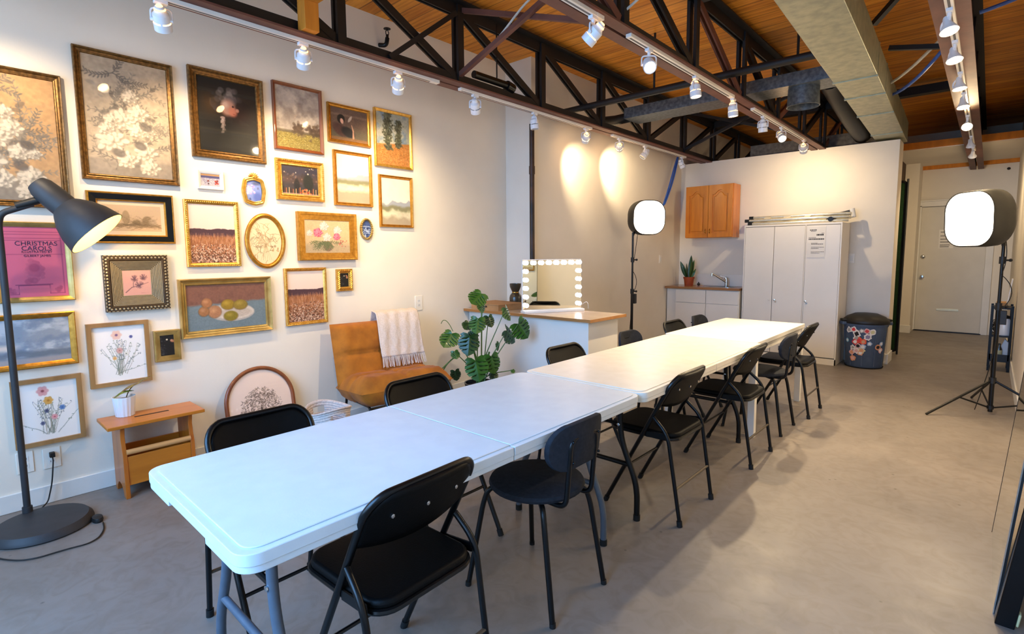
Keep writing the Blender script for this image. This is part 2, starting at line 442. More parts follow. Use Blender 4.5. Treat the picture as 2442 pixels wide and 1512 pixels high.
# floor to deck drain pipe at the pier corner
pp = MB().tube([(X1 + .03, YS - .03, 0), (X1 + .03, YS - .03, 2.72)], .026, 12)
pp.tube([(X1 + .03, YS - .03, 2.22), (X1 + .03, YS - .03, 2.30)], .031, 12)
o = pp.build('drain_pipe', mat('rusty_brown_pipe', '4a2f1c', .5, c2='22150e', scale=7))
tag(o, 'dark brown vertical pipe running up the corner of the wall pier', 'pipe')

# ---------------------------------------------------------------- back door
dr = struct(MB().box(3.015, 3.884, YB - .035, YB - .002, .015, 2.15).build('door_1', M['door'], bevel=.004))
fr = MB()
fr.box(2.985, 3.015, YB - .05, YB, 0, 2.18).box(3.884, 3.98, YB - .05, YB, 0, 2.18).box(2.985, 3.98, YB - .05, YB, 2.16, 2.27)
fr.box(2.985, 3.98, YB - .065, YB, 2.245, 2.27)
fr.build('door_frame', M['trimw'], dr, bevel=.004)
MB().lathe([(.032, 0), (.032, .012), (.012, .016), (.012, .03), (.026, .036), (.03, .05), (.024, .062), (.0, .064)], 16,
           M=Matrix.Translation((3.075, YB - .035, .95)) @ Matrix.Rotation(PI / 2, 4, 'X')).build('door_knob', M['chrome'], dr)
MB().lathe([(.033, 0), (.033, .014), (.026, .02), (.0, .021)], 16,
           M=Matrix.Translation((3.07, YB - .035, 1.30)) @ Matrix.Rotation(PI / 2, 4, 'X')).build('deadbolt', M['chrome'], dr)
MB().box(3.30, 3.60, YB - .043, YB - .033, .37, .41).build('mail_slot', mat('pale_brass_plate', 'e9e4c4', .35, metal=.3), dr, bevel=.003)
MB().box(3.0, 3.9, YB - .06, YB - .0, 0, .014).build('threshold', M['black_metal'], dr)
nt_ = MB().box(3.27, 3.47, YB - .039, YB - .0355, 1.44, 1.76)
no = nt_.build('notice_sheet', M['paper'])
tag(no, 'printed notice sheet taped to the back door behind the right softbox', 'paper')
tx = MB()
for z, wd in ((1.72, .06), (1.655, .12), (1.60, .11), (1.55, .12), (1.50, .13), (1.47, .12)):
    tx.box(3.29, 3.29 + wd, YB - .0402, YB - .039, z - .008, z + .004)
tx.build('printed_lines', M['grey_ink'], no)
MB().sphere((4.08, YB - .02, 2.70), .022, 10, 6).build('door_bell', M['black_plastic'])
tag(bpy.data.objects['door_bell'], 'small dark round sensor high on the back wall above the door', 'sensor')

# green backdrop folded in the dark gap behind the partition
t = thing('backdrop_screen', (2.93, 8.80, 0), 'folded green backdrop with black rim standing in the gap beside the partition', 'backdrop')
MB().box(-.115, .115, -.012, .012, .06, 2.30).build('cloth', M['green_cloth'], t)
fm = MB(); fm.tube(fillet([(-.13, 0, .04), (.13, 0, .04), (.13, 0, 2.32), (-.13, 0, 2.32), (-.13, 0, .04)], .05), .018, 8)
fm.tube([(.145, -.03, 0), (.15, -.03, 2.35)], .012, 8)
fm.build('rim', M['black_plastic'], t)

# ---------------------------------------------------------------- roof trusses
PY = [1.90 + 1.03 * k for k in range(-3, 10)]
def truss(xc, label, red):
    t = thing('roof_truss', (xc, 0, 0), label, 'roof truss', group=None)
    y0, y1 = YF, (YB if xc < 3 else 11.6)
    b = MB()
    for s in (-1, 1):
        b.box(min(s * .01, s * .085), max(s * .01, s * .085), y0, y1, 2.72, 2.732)
    b.build('bottom_chord', M['steel_red'], t)
    l = MB()
    for s in (-1, 1): l.box(s * .016 - .006, s * .016 + .006, y0, y1, 2.732, 2.81)
    l.build('chord_web', M['steel_dark'], t)  # shaded side of the red-brown chord, darkened by its colour
    c = MB()
    for s in (-1, 1):
        c.box(min(s * .01, s * .08), max(s * .01, s * .08), y0, y1, 3.335, 3.347)
        c.box(s * .016 - .006, s * .016 + .006, y0, y1, 3.25, 3.335)
    c.build('top_chord', M['steel_dark'], t)
    for i, y in enumerate(PY):
        if y > y1: break
        v = MB()
        for s in (-1, 1): v.box(s * .026 - .012, s * .026 + .012, y - .03, y + .03, 2.74, 3.33)
        v.build('vertical', M['steel_dark'], t)
        if i + 1 < len(PY) and PY[i + 1] < y1 + .3:
            yn = PY[i + 1]
            a, e = ((y + .04, 3.28), (yn - .05, 2.79)) if y < 5.5 else ((y + .05, 2.79), (yn - .04, 3.28))
            d = MB()
            for s in (-1, 1): d.bar((s * .018, a[0], a[1]), (s * .018, e[0], e[1]), .014, .055)
            d.build('diagonal', M['steel_red'] if red and i % 2 else M['steel_dark'], t)
    return t
truss(.74, 'open-web steel roof truss nearest the gallery wall', False)
truss(2.20, 'open-web steel roof truss over the middle of the room', True)
truss(3.70, 'open-web steel roof truss nearest the right wall', False)
# cross bracing between trusses
def brace(p, q, w, label, m='steel_dark'):
    o = MB().bar(p, q, w, .035).build('cross_brace', M[m])
    return tag(o, label, 'brace', 'cross braces between roof trusses')
brace((.76, 2.92, 2.80), (2.18, 2.92, 3.30), .035, 'diagonal brace rising from the gallery truss towards the middle truss', 'steel_red')
brace((.76, 2.96, 3.30), (2.18, 2.96, 2.80), .035, 'diagonal brace falling from the gallery truss to the middle truss', 'steel_red')
brace((.77, 2.26, 2.765), (.80, 2.86, 3.24), .028, 'thin black brace crossing a diagonal of the gallery truss')
brace((3.22, 4.70, 3.03), (3.66, 4.30, 3.30), .035, 'black diagonal brace rising to the right truss beside the big duct')
brace((3.24, 5.30, 3.02), (3.66, 5.30, 2.93), .035, 'short black strut between the big duct and the right truss')
brace((.76, 7.05, 2.80), (2.18, 7.05, 3.30), .035, 'diagonal brace between trusses near the partition, rising to the right')
brace((.76, 7.09, 3.30), (2.18, 7.09, 2.80), .035, 'diagonal brace between trusses near the partition, falling to the right')
o = MB().box(2.25, 3.66, 3.92, 4.02, 3.25, 3.345).build('ceiling_joist', M['steel_dark'])
tag(o, 'black steel joist under the deck between big duct and right truss', 'joist')
o = MB().box(.78, 2.16, 8.02, 8.14, 3.25, 3.345).box(2.24, 3.66, 8.02, 8.14, 3.25, 3.345).build('ceiling_joist', M['steel_dark'])
tag(o, 'black steel joist under the deck above the partition', 'joist')

# ---------------------------------------------------------------- ducts and pipes
t = thing('air_duct', (0, 0, 0), 'large rectangular galvanised air duct running along the ceiling', 'duct')
def dx(y): return 2.987 - .0387 * (y - 3.18)
P = [(dx(YF), YF), (dx(YF) + .29, YF), (dx(8.35) + .30, 8.35), (dx(8.35), 8.35)]
MB().prism(P, 2.76, 3.0).build('duct_body', M['galv'], t, bevel=.004)
for y in (.9, 2.2, 5.05, 5.65, 6.45, 7.6):
    MB().box(dx(y) - .008, dx(y) + .30, y - .012, y + .012, 2.752, 3.005).build('flange', M['galv'], t)
t = thing('branch_duct', (0, 0, 0), 'slim grey spangled duct branch crossing from gallery truss to big duct', 'duct')
MB().box(.90, 2.898, 5.20, 5.52, 2.855, 2.965).build('duct_body', M['galv_dark'], t)
MB().tube([(.90, 5.36, 2.905), (.70, 5.36, 2.90), (.45, 5.40, 2.93)], .055, 12).build('end_sleeve', M['black_plastic'], t)
o = MB().lathe([(.13, -.17), (.135, -.165), (.13, -.16), (.125, 0), (.15, .0), (.15, .01)], 28, cap0=False, M=Matrix.Translation((2.62, 5.36, 2.86))).build('duct_collar', M['galv_dark'], t, thick=.004)
o = MB().tube(bez((2.77, 5.6, 2.97), (2.70, 5.9, 3.06), (2.74, 6.6, 2.86), (2.66, 8.0, 2.86), 14), .105, 14).build('flexible_duct', M['black_vinyl'])
tag(o, 'black flexible duct running beside the big galvanised duct', 'duct')
o = MB().tube([(.36, 4.62, 2.885), (2.90, 4.62, 2.885)], .032, 12).tube([(1.55, 4.62, 2.885), (1.55, 4.62, 3.40)], .01, 6).tube([(2.75, 4.62, 2.885), (2.75, 4.62, 3.40)], .01, 6).build('sprinkler_pipe', M['steel_dark'])
tag(o, 'black ceiling pipe crossing the room in front of the branch duct', 'pipe')
o = MB().box(1.2, 2.75, 8.35, 8.65, 2.80, 2.97).build('insulated_duct', mat('grey_insulation_wrap', '77726a', .8, c2='5a554f', scale=20, bump=.3))
tag(o, 'rough grey wrapped duct lying behind the top of the partition', 'duct')
# sprinkler head on the gallery wall
q0 = V(0, 2.71, 3.17)
t = thing('ceiling_sprinkler', q0, 'small black sprinkler elbow sticking out of the gallery wall under the deck', 'sprinkler')
MB().tube(fillet([(0, 0, 0), (.06, .03, -.01), (.07, .035, .05)], .03), .018, 10).build('elbow', M['black_metal'], t)
s = MB().tube([(.07, .035, .05), (.07, .035, .075)], .012, 8)
s.tube([(.07, .023, .075), (.07, .02, .095), (.07, .035, .118)], .004, 6).tube([(.07, .047, .075), (.07, .05, .095), (.07, .035, .118)], .004, 6)
s.lathe([(.003, .118), (.03, .120), (.03, .124), (.003, .126)], 14, M=Matrix.Translation((.07, .035, 0)))
s.build('deflector', M['black_metal'], t)
# short pipe lying on the truss
t = thing('pendant_hanger', (.76, 3.30, 2.815), 'black pipe stub hung from a rod on the gallery truss', 'pipe')
MB().tube([(0, -.22, .035), (0, .20, .035)], .03, 12).tube([(0, .17, .035), (0, .25, .02)], .042, 12).build('pipe_stub', M['black_metal'], t)
MB().tube([(0, .05, .06), (0, .05, .50)], .006, 6).build('hanger_rod', M['black_metal'], t)
# lumber brace fixed on the near end of the first truss
t = thing('lumber_bracket', (.83, 1.645, 2.735), 'orange timber bracket fixed to the gallery truss near the camera', 'timber bracket')
MB().box(-.045, .045, -.045, .045, 0, .165).build('post', M['lumber'], t, bevel=.003)
MB().bar((-.045, 0, .21), (1.28, 0, .21), .09, .09).build('rail', M['lumber'], t, bevel=.003)

# ---------------------------------------------------------------- cables near the ceiling
def cable(name, pts, r, m, label, cat='cable'):
    o = MB().tube(pts, r, 8).build(name, M[m]); return tag(o, label, cat)
cable('electrical_cable', bez((.80, 2.93, 2.83), (1.2, 2.93, 2.93), (1.35, 2.9, 3.08), (1.52, 2.88, 3.12)) + bez((1.52, 2.88, 3.12), (1.58, 2.85, 3.28), (1.75, 2.85, 3.3), (1.95, 2.9, 3.1))[1:], .008, 'cable_white', 'pale cable tied along the brace between the first two trusses')
cable('electrical_cable', bez((2.20, 2.93, 2.84), (2.4, 2.95, 2.95), (2.5, 3.0, 3.02), (2.7, 3.05, 3.25)), .008, 'cable_white', 'pale cable looping off the middle truss near the top of the photo')
b0 = onx(.45, 1617, 372); b1 = onx(.45, 1600, 440); b2 = onx(.45, 1584, 486)
bl = MB()
for k in range(4):
    a = 2 * PI * k / 4; j = V(.012 * math.cos(a), .012 * math.sin(a), 0)
    bl.tube([V(.70, 6.9, 2.735) + j] + bez(b0 + j * .5, b0 * .6 + b1 * .4 + j * 2, b1 + j * 2 + V(0, .02, 0), b2 + j, 10) + [V(.39, 7.0, 1.95) + j * .5], .008, 6)
tag(bl.build('cable_bundle', M['cable_blue']), 'bundle of blue cables hanging down the kitchen wall from the track', 'cable')
cable('data_cable', bez((2.95, 6.4, 3.0), (3.2, 6.0, 2.86), (3.4, 5.6, 2.95), (3.62, 5.3, 3.06)), .012, 'cable_white', 'white cable sagging between big duct and right truss')
cable('data_cable', bez((2.98, 6.6, 2.98), (3.2, 6.2, 2.78), (3.45, 5.7, 2.88), (3.62, 5.4, 3.02)), .014, 'cable_blue', 'blue cable sagging between big duct and right truss')
cable('data_cable', bez((3.78, 5.2, 3.10), (3.9, 5.2, 3.12), (4.0, 5.2, 3.14), (4.2, 5.2, 3.2)), .014, 'cable_blue', 'blue cable stretched from right truss to the right wall')

# ---------------------------------------------------------------- light tracks and spot lamps
def track(x, y0, y1, label):
    t = thing('light_track', (x, (y0 + y1) / 2, 2.72), label, 'track rail')
    h = (y1 - y0) / 2
    MB().box(-.019, .019, -h, h, -.022, 0).build('rail', M['track_white'], t, bevel=.002)
    MB().box(-.006, .006, -h + .02, h - .08, -.0228, -.021).build('slot', M['grey_ink'], t)
    MB().box(-.021, .021, h - .07, h, -.024, 0).build('end_feed', M['track_white'], t, bevel=.002)
T1X, T2X, T3X = .74, 2.245, 3.70
track(T1X, -.9, 2.72, 'white track rail on the gallery truss, section nearest the camera')
track(T1X, 2.94, 4.80, 'white track rail on the gallery truss, middle section by the pipe')
track(T1X, 5.22, 7.12, 'white track rail on the gallery truss, far section by the kitchen')
track(T2X, -.9, 2.64, 'white track rail under the middle truss, section nearest the camera')
track(T2X, 2.94, 4.67, 'white track rail under the middle truss, middle section')
track(T2X, 5.18, 7.02, 'white track rail under the middle truss, far section by the partition')
track(T3X, .0, 9.30, 'long white track rail under the right truss')
WARM = (1.0, .77, .47)
def lamp(x, y, aim, on, label, group, energy=40, size=62, bell=False, blend=.8):
    t = thing('track_lamp', (x, y, 2.698), label, 'track lamp', group=group)
    a = Vector(aim).normalized()
    MB().box(-.015, .015, -.03, .03, -.018, 0).tube([(0, 0, -.018), (0, 0, -.04)], .011, 10).build('adapter', M['lamp_white'], t, bevel=.002)
    c = V(0, 0, -.095)
    hz = V(a.x, a.y, 0); hz = hz.normalized() if hz.length > .1 else V(0, 1, 0)
    sd = V(-hz.y, hz.x, 0)
    if bell:
        pts = [V(0, 0, -.04)] + [V(0, 0, -.06) + V(0, 0, -.0) - hz * .0] + [c - hz * .03 + V(0, 0, .03)]
        lp = bez(V(0, 0, -.04), V(0, 0, -.04) - hz * .06, c - hz * .07 + V(0, 0, .01), c - hz * .035 - V(0, 0, .02), 10)
        MB().tube(lp, .006, 8).tube([(0, 0, -.04), c], .01, 8).build('yoke', M['lamp_white'], t)
    else:
        y1 = [V(0, 0, -.04) - sd * .0, V(0, 0, -.042) + sd * .046, c + sd * .046 - V(0, 0, .004)]
        y2 = [V(0, 0, -.04), V(0, 0, -.042) - sd * .046, c - sd * .046 - V(0, 0, .004)]
        yk = MB()
        for y_ in (y1, y2): yk.tube(fillet(y_, .02), .005, 8)
        yk.tube([c + sd * .05, c + sd * .036], .009, 8).tube([c - sd * .05, c - sd * .036], .009, 8)
        yk.build('yoke', M['lamp_white'], t)
    R = a.to_track_quat('Z', 'Y').to_matrix().to_4x4()
    Mx = Matrix.Translation(c - a * .035) @ R
    h = MB()
    if bell:
        h.lathe([(.014, -.03), (.018, -.02), (.021, .01), (.037, .042), (.044, .058), (.042, .060), (.038, .056)], 24, M=Mx, cap1=False)
        fz, frad = .054, .039
    else:
        h.lathe([(.014, -.035), (.022, -.03), (.026, -.008)], 20, M=Mx)
        h.lathe([(.038, .006), (.038, .042)], 24, M=Mx, cap0=False, cap1=False)
        h.lathe([(.034, .048), (.041, .048), (.041, .086), (.034, .086)], 24, M=Mx, cap0=False, cap1=False)
        for k in range(3):
            aa = 2 * PI * k / 3 + .5
            p = V(.037 * math.cos(aa), .037 * math.sin(aa), .042); q = V(.037 * math.cos(aa), .037 * math.sin(aa), .05)
            h.bar(Mx @ p, Mx @ q, .01, .003)
        h.lathe([(.026, -.008), (.038, .006)], 24, M=Mx, cap0=False, cap1=False)
        fz, frad = .080, .034
    h.build('housing', M['lamp_white'], t)
    f = MB().lathe([(.0, fz + .004), (frad * .6, fz + .003), (frad, fz)], 20, M=Mx, cap0=False, cap1=False)
    f.build('bulb', M['bulb_warm'] if on else M['chrome'], t)
    if on and not bell:
        MB().lathe([(.033, .040), (.033, .050)], 20, M=Mx, cap0=False, cap1=False).build('glow_ring', M['bulb_rear'], t)
        MB().lathe([(.012, -.036), (.023, -.02), (.027, -.012)], 16, M=Matrix.Translation(a * -.004) @ Mx, cap1=False).build('bulb_neck', M['bulb_rear'], t)
    if on:
        ld = bpy.data.lights.new('spot_beam', 'SPOT'); ld.energy = energy; ld.color = WARM
        ld.spot_size = math.radians(size); ld.spot_blend = blend; ld.shadow_soft_size = .03
        lo = bpy.data.objects.new('spot_beam', ld); COL.objects.link(lo); lo.parent = t
        lo.location = c - a * .035 + a * (fz + .012)
        lo.rotation_euler = (-a).to_track_quat('Z', 'Y').to_euler()
    return t
G1 = 'spot lamps on the gallery truss track'; G2 = 'spot lamps on the middle track'; G3 = 'spot lamps on the right track'
W = (-.55, 0, -.85)
T1 = [(.10, (-.74, .25, -.62), 1, 'lit white spot lamp on the gallery track, closest to the camera', 36, 84),
      (.90, (-.66, .30, -.70), 1, 'lit white spot lamp above the two large floral drawings', 42, 88),
      (1.65, (-.66, .30, -.70), 1, 'lit white spot lamp above the dark portrait and cloudy landscape', 42, 88),
      (2.35, (-.66, .40, -.68), 1, 'lit white spot lamp above the reclining reader painting', 46, 88),
      (3.11, (-.40, .50, -.75), 0, 'unlit white spot lamp at the near end of the middle gallery track', 0, 0),
      (3.87, (.05, .10, -1), 0, 'unlit white spot lamp hanging in front of the dark drain pipe', 0, 0),
      (4.71, (-.60, .65, -.45), 1, 'white spot lamp at the far end of the middle gallery track', 28, 84),
      (5.38, (-.52, .80, -.30), 1, 'lit spot lamp throwing a bright pool on the kitchen side wall', 50, 76),
      (5.98, (-.35, -.5, -.7), 0, 'unlit spot lamp with a round yoke beside the blue cables', 0, 0),
      (7.02, (.3, .3, -.9), 0, 'unlit white spot lamp at the far left corner above the kitchen', 0, 0)]
for y, a, on, lb, e, sz in T1: lamp(T1X, y, a, on, lb, G1, e, sz)
T2 = [(2.56, (-.75, -.12, -.62), 1, 'lit spot lamp on the middle track tilted to the gallery wall, nearest the camera', 60, 84),
      (3.20, (.50, -.62, -.60), 1, 'glaring lit spot lamp at the near end of the middle rail section', 10, 60),
      (3.92, (.12, .0, -1), 1, 'lit spot lamp pointing down from the centre of the middle rail section', 80, 110),
      (4.69, (.06, .10, -1), 1, 'lit spot lamp pointing down at the far end of the middle rail section', 80, 110),
      (5.49, (.0, .15, -1), 0, 'unlit spot lamp at the near end of the far middle rail', 0, 0),
      (6.09, (.42, -.62, -.62), 1, 'glaring lit spot lamp in the centre of the far middle rail', 110, 100),
      (6.98, (-.12, .75, -.62), 1, 'spot lamp overlapping the top edge of the partition', 32, 150)]
for y, a, on, lb, e, sz in T2: lamp(T2X, y, a, on, lb, G2, e, sz)
T3 = ['first and largest lit bell spot lamp on the right track', 'second lit bell spot lamp from the camera on the right track',
      'third lit bell spot lamp from the camera on the right track', 'fourth lit bell spot lamp from the camera on the right track',
      'glaring orange bell spot lamp, fifth on the right track', 'sixth bell spot lamp on the right track, before the door soffit',
      'farthest bell spot lamp on the right track, in front of the back door']
T3Y = [3.80, 4.39, 5.17, 5.85, 6.84, 8.08, 8.97]
T3A = [(.20, -.25, -.9), (.15, -.25, -.9), (.1, -.1, -.9), (.1, -.2, -.9), (.05, -.75, -.6), (.10, .5, -.8), (-.05, .72, -.68)]
for y, a, lb in zip(T3Y, T3A, T3): lamp(T3X, y, a, 1, lb, G3, 44 if y > 8 else 32, 140, bell=True)
# ---------------------------------------------------------------- painted pictures
class Art:
    def __init__(s, w, h, bg, cell=.0032, seed=1):
        s.W = max(24, int(w / cell)); s.H = max(24, int(h / cell)); s.asp = w / h
        s.rng = np.random.default_rng(seed)
        u = (np.arange(s.W) + .5) / s.W; v = (np.arange(s.H) + .5) / s.H
        s.U, s.Vv = np.meshgrid(u, v)
        s.X = s.U * s.asp; s.Y = s.Vv                      # isotropic, unit = height
        s.a = np.ones((s.H, s.W, 3)) * np.array(s.c(bg))
    @staticmethod
    def c(h): return [int(h[i:i + 2], 16) / 255 for i in (0, 2, 4)]
    def noise(s, f, oct=4, fx=1.0, fy=1.0):
        o = np.zeros((s.H, s.W)); amp = 1; tot = 0
        for k in range(oct):
            n = 64; g = s.rng.random((n, n))
            x = s.X * f * fx; y = s.Y * f * fy
            xi = np.floor(x).astype(int); yi = np.floor(y).astype(int); a = x - xi; b = y - yi
            a = a * a * (3 - 2 * a); b = b * b * (3 - 2 * b)
            g00 = g[yi % n, xi % n]; g10 = g[yi % n, (xi + 1) % n]; g01 = g[(yi + 1) % n, xi % n]; g11 = g[(yi + 1) % n, (xi + 1) % n]
            o += amp * ((g00 * (1 - a) + g10 * a) * (1 - b) + (g01 * (1 - a) + g11 * a) * b); tot += amp; amp *= .5; f *= 2
        return o / tot
    def mix(s, m, col):
        col = np.array(s.c(col)) if isinstance(col, str) else np.array(col)
        s.a = s.a * (1 - m[..., None]) + col * m[..., None]; return s
    def band(s, v0, v1, col, soft=.02, al=1.0, wob=None):
        y = s.Vv if wob is None else s.Vv + wob
        m = np.clip((y - v0) / soft + .5, 0, 1) * np.clip((v1 - y) / soft + .5, 0, 1); return s.mix(m * al, col)
    def grad(s, v0, c0, v1, c1):
        t = np.clip((s.Vv - v0) / (v1 - v0), 0, 1)[..., None]
        s.a = np.array(s.c(c0)) * (1 - t) + np.array(s.c(c1)) * t; return s
    def blob(s, u, v, rx, ry, col, soft=.3, al=1.0, rot=0, wob=0.0):
        x = s.X - u * s.asp; y = s.Y - v; c, n = math.cos(rot), math.sin(rot)
        d = np.sqrt(((x * c + y * n) / rx) ** 2 + ((-x * n + y * c) / ry) ** 2)
        if wob: d = d * (1 + wob * np.sin(5 * np.arctan2(y, x) + u * 40))
        return s.mix(np.clip((1 - d) / soft, 0, 1) * al, col)
    def stroke(s, pts, w, col, al=1.0, taper=True):
        n = len(pts) - 1
        for i in range(n):
            (u0, v0), (u1, v1) = pts[i], pts[i + 1]
            ax, ay, bx_, by = u0 * s.asp, v0, u1 * s.asp, v1
            pad = w * 2
            i0 = max(0, int((min(ay, by) - pad) * s.H)); i1 = min(s.H, int((max(ay, by) + pad) * s.H) + 2)
            j0 = max(0, int((min(ax, bx_) - pad) / s.asp * s.W)); j1 = min(s.W, int((max(ax, bx_) + pad) / s.asp * s.W) + 2)
            if i1 <= i0 or j1 <= j0: continue
            x = s.X[i0:i1, j0:j1]; y = s.Y[i0:i1, j0:j1]
            dx, dy = bx_ - ax, by - ay; L = dx * dx + dy * dy + 1e-9
            t = np.clip(((x - ax) * dx + (y - ay) * dy) / L, 0, 1)
            d = np.hypot(x - ax - t * dx, y - ay - t * dy)
            ww = w * (1 - .6 * ((i + t) / n) if taper else 1.0)
            m = np.clip((ww - d) * s.H + .5, 0, 1) * al
            s.a[i0:i1, j0:j1] = s.a[i0:i1, j0:j1] * (1 - m[..., None]) + np.array(s.c(col)) * m[..., None]
        return s
    def dab(s, u, v, r, col, al=1.0, rot=0.0, e=1.0):
        """small local ellipse"""
        i0 = max(0, int((v - r) * s.H)); i1 = min(s.H, int((v + r) * s.H) + 2)
        j0 = max(0, int((u - r / s.asp) * s.W)); j1 = min(s.W, int((u + r / s.asp) * s.W) + 2)
        if i1 <= i0 or j1 <= j0: return s
        x = s.X[i0:i1, j0:j1] - u * s.asp; y = s.Y[i0:i1, j0:j1] - v
        c, n = math.cos(rot), math.sin(rot)
        d = np.hypot((x * c + y * n) / r, (-x * n + y * c) / (r * e))
        m = np.clip((1 - d) * 3, 0, 1) * al
        s.a[i0:i1, j0:j1] = s.a[i0:i1, j0:j1] * (1 - m[..., None]) + np.array(s.c(col)) * m[..., None]
        return s
    def dabs(s, n, u0, u1, v0, v1, r0, r1, cols, al=.8, e=1.0):
        for k in range(n):
            s.dab(s.rng.uniform(u0, u1), s.rng.uniform(v0, v1), s.rng.uniform(r0, r1), cols[k % len(cols)], al, s.rng.uniform(0, 3), e)
        return s
    def rose(s, u, v, r, light, mid, dark):
        s.blob(u, v, r, r * .92, mid, .15, 1, wob=.08)
        for k in range(16):
            a = k * 2.4; q = r * (.85 - .75 * k / 16)
            uu, vv = u + q * math.cos(a) / s.asp, v + q * math.sin(a)
            s.dab(uu + .012 / s.asp, vv + .012, r * .36, dark, .55, a, .6); s.dab(uu, vv, r * .33, light, .9, a, .6)
        return s
    def spray(s, u, v, ang, L, col, w=.006, n=7, leaf=.03):
        pts = [(u, v)]
        for k in range(n):
            ang += s.rng.uniform(-.25, .25); u += math.cos(ang) * L / n / s.asp; v += math.sin(ang) * L / n; pts.append((u, v))
            for sg in (-1, 1):
                a = ang + sg * .8; s.dab(u + math.cos(a) * leaf / s.asp, v + math.sin(a) * leaf, leaf, col, .8, a, .38)
        return s.stroke(pts, w, col)
    def grain(s, amt=.05, f=40):
        s.a *= (1 + amt * (s.noise(f, 2)[..., None] * 2 - 1)); return s

def art_floral(w, h, seed, warm):
    A = Art(w, h, 'b09a80' if seed == 4 else 'b48c60', seed=seed); n = A.noise(4)
    A.mix(n * .5, 'bfa98c' if seed == 4 else 'c89a66'); A.mix(np.clip(A.Vv - .75, 0, 1) * 2.2, '9a8a78'); r = A.rng
    D, Mi, Lt = '6f6458', '948776', 'dac8ae'
    A.band(.86, 1.1, '8f8070', .02, .7)
    A.blob(.5, .95, .16, .14, '8b7d6c', .3, .9)
    for k in range(44):
        A.spray(.5 + r.normal(0, .14), .58 + r.normal(0, .16), r.uniform(-3.3, .3), r.uniform(.12, .32), [D, '7d7264', '8a7d6c'][k % 3], .004, 6, .018)
    for k in range(60): A.dab(.5 + r.normal(0, .17), .55 + r.normal(0, .17), r.uniform(.015, .045), [D, Mi, '5b5148'][k % 3], .6, r.uniform(0, 3), .5)
    for u, v, q in ((.42, .50, .10), (.30, .70, .12), (.68, .78, .09), (.60, .42, .08), (.45, .86, .08), (.66, .90, .08), (.28, .52, .06), (.52, .30, .06), (.75, .60, .05), (.22, .60, .055), (.58, .60, .07)):
        A.rose(u + r.normal(0, .02), v + r.normal(0, .015), q, Lt, 'b8a68e', '877a69')
    A.spray(.35, .12, 2.6, .2, D, .004, 8, .02); A.spray(.35, .12, .4, .2, D, .004, 8, .02); A.spray(.35, .12, -.8, .16, D, .004, 7, .02)
    for u, v in ((.62, .72), (.7, .55), (.36, .8)): A.dab(u, v, .06, '5a514a', .75, .4, .7)
    return A.grain(.08)
def art_portrait(w, h):
    A = Art(w, h, '080605', seed=5)
    A.mix(A.noise(3) * .35, '1d1009'); A.blob(.22, .36, .25, .26, '5a3a10', 1.0, .8); A.blob(.72, .45, .3, .3, '3a0f0c', 1.0, .7)
    for k in range(26): A.dab(.52 + A.rng.normal(0, .10), .22 + A.rng.normal(0, .05), .05, ['6d5f5c', '8d8078', '4b3f3d'][k % 3], .5)
    A.blob(.50, .37, .12, .15, 'b98670', .45, 1, .3); A.blob(.58, .42, .075, .09, 'c9785c', .5, .9); A.blob(.45, .33, .07, .07, 'd8b39c', .7, .8)
    A.dab(.585, .345, .018, '3a201b', .9); A.dab(.60, .45, .02, '8d3c30', .8, 0, .4); A.blob(.66, .39, .03, .035, 'd09076', .5, .9)
    for k in range(10): A.dab(.40 + .015 * math.sin(k * 2), .52 + .022 * k, .04 - .001 * k, ['cdb0a4', 'b5948c', 'e0c8bc'][k % 3], .8, k, .6)
    A.band(.62, 1, '1b1810', .3, .6); A.band(.69, .71, '3a3524', .02, .5)
    return A
def art_cloudfield(w, h):
    A = Art(w, h, 'b4a79a', seed=8); n = A.noise(5, 5)
    A.mix(np.clip((n - .45) * 4, 0, 1) * (A.Vv < .7), '8d8078'); A.mix(np.clip((A.noise(6, 4) - .55) * 4, 0, 1) * (A.Vv < .65) * .8, 'd3c4b2')
    A.band(.73, 1.1, '8b7a3c', .03); 
    for k in range(700): A.dab(A.rng.random(), A.rng.uniform(.73, 1), .012, ['a99a58', '6f6430', 'c2b27a', '544b22'][k % 4], .7, A.rng.uniform(-.4, .4), .35)
    for k in range(160):
        u = .5 + A.rng.normal(0, .07) if k % 2 else .86 + A.rng.normal(0, .07); A.dab(u, .67 + A.rng.normal(0, .045), .03, ['5d4a3c', '4a3a30', '6e5a48'][k % 3], .6)
    A.band(.70, .745, '4d4030', .02, .7); return A.grain()
def art_reader(w, h):
    A = Art(w, h, '6a5346', seed=12); A.mix(A.noise(5) * .5, '4d3a32'); A.band(.18, .24, '8a6f5c', .04, .6); A.band(.6, .95, '54523f', .2, .6)
    A.blob(.25, .68, .34, .2, '4a2f2a', .3, 1, .5); A.blob(.46, .72, .28, .17, '17161b', .3, 1, .35)
    A.blob(.28, .34, .15, .16, '100c0c', .25, 1); A.blob(.30, .40, .07, .10, 'd9a58c', .3, 1, -.3)
    A.stroke([(.60, .88), (.60, .66), (.56, .48)], .035, 'b98a70'); A.blob(.58, .36, .09, .13, '6f5545', .3, .9, .5); A.blob(.52, .30, .05, .14, 'cbb9a6', .3, .8, .6)
    A.band(.90, 1.1, '8a6038', .05, .8); return A.grain(.1)
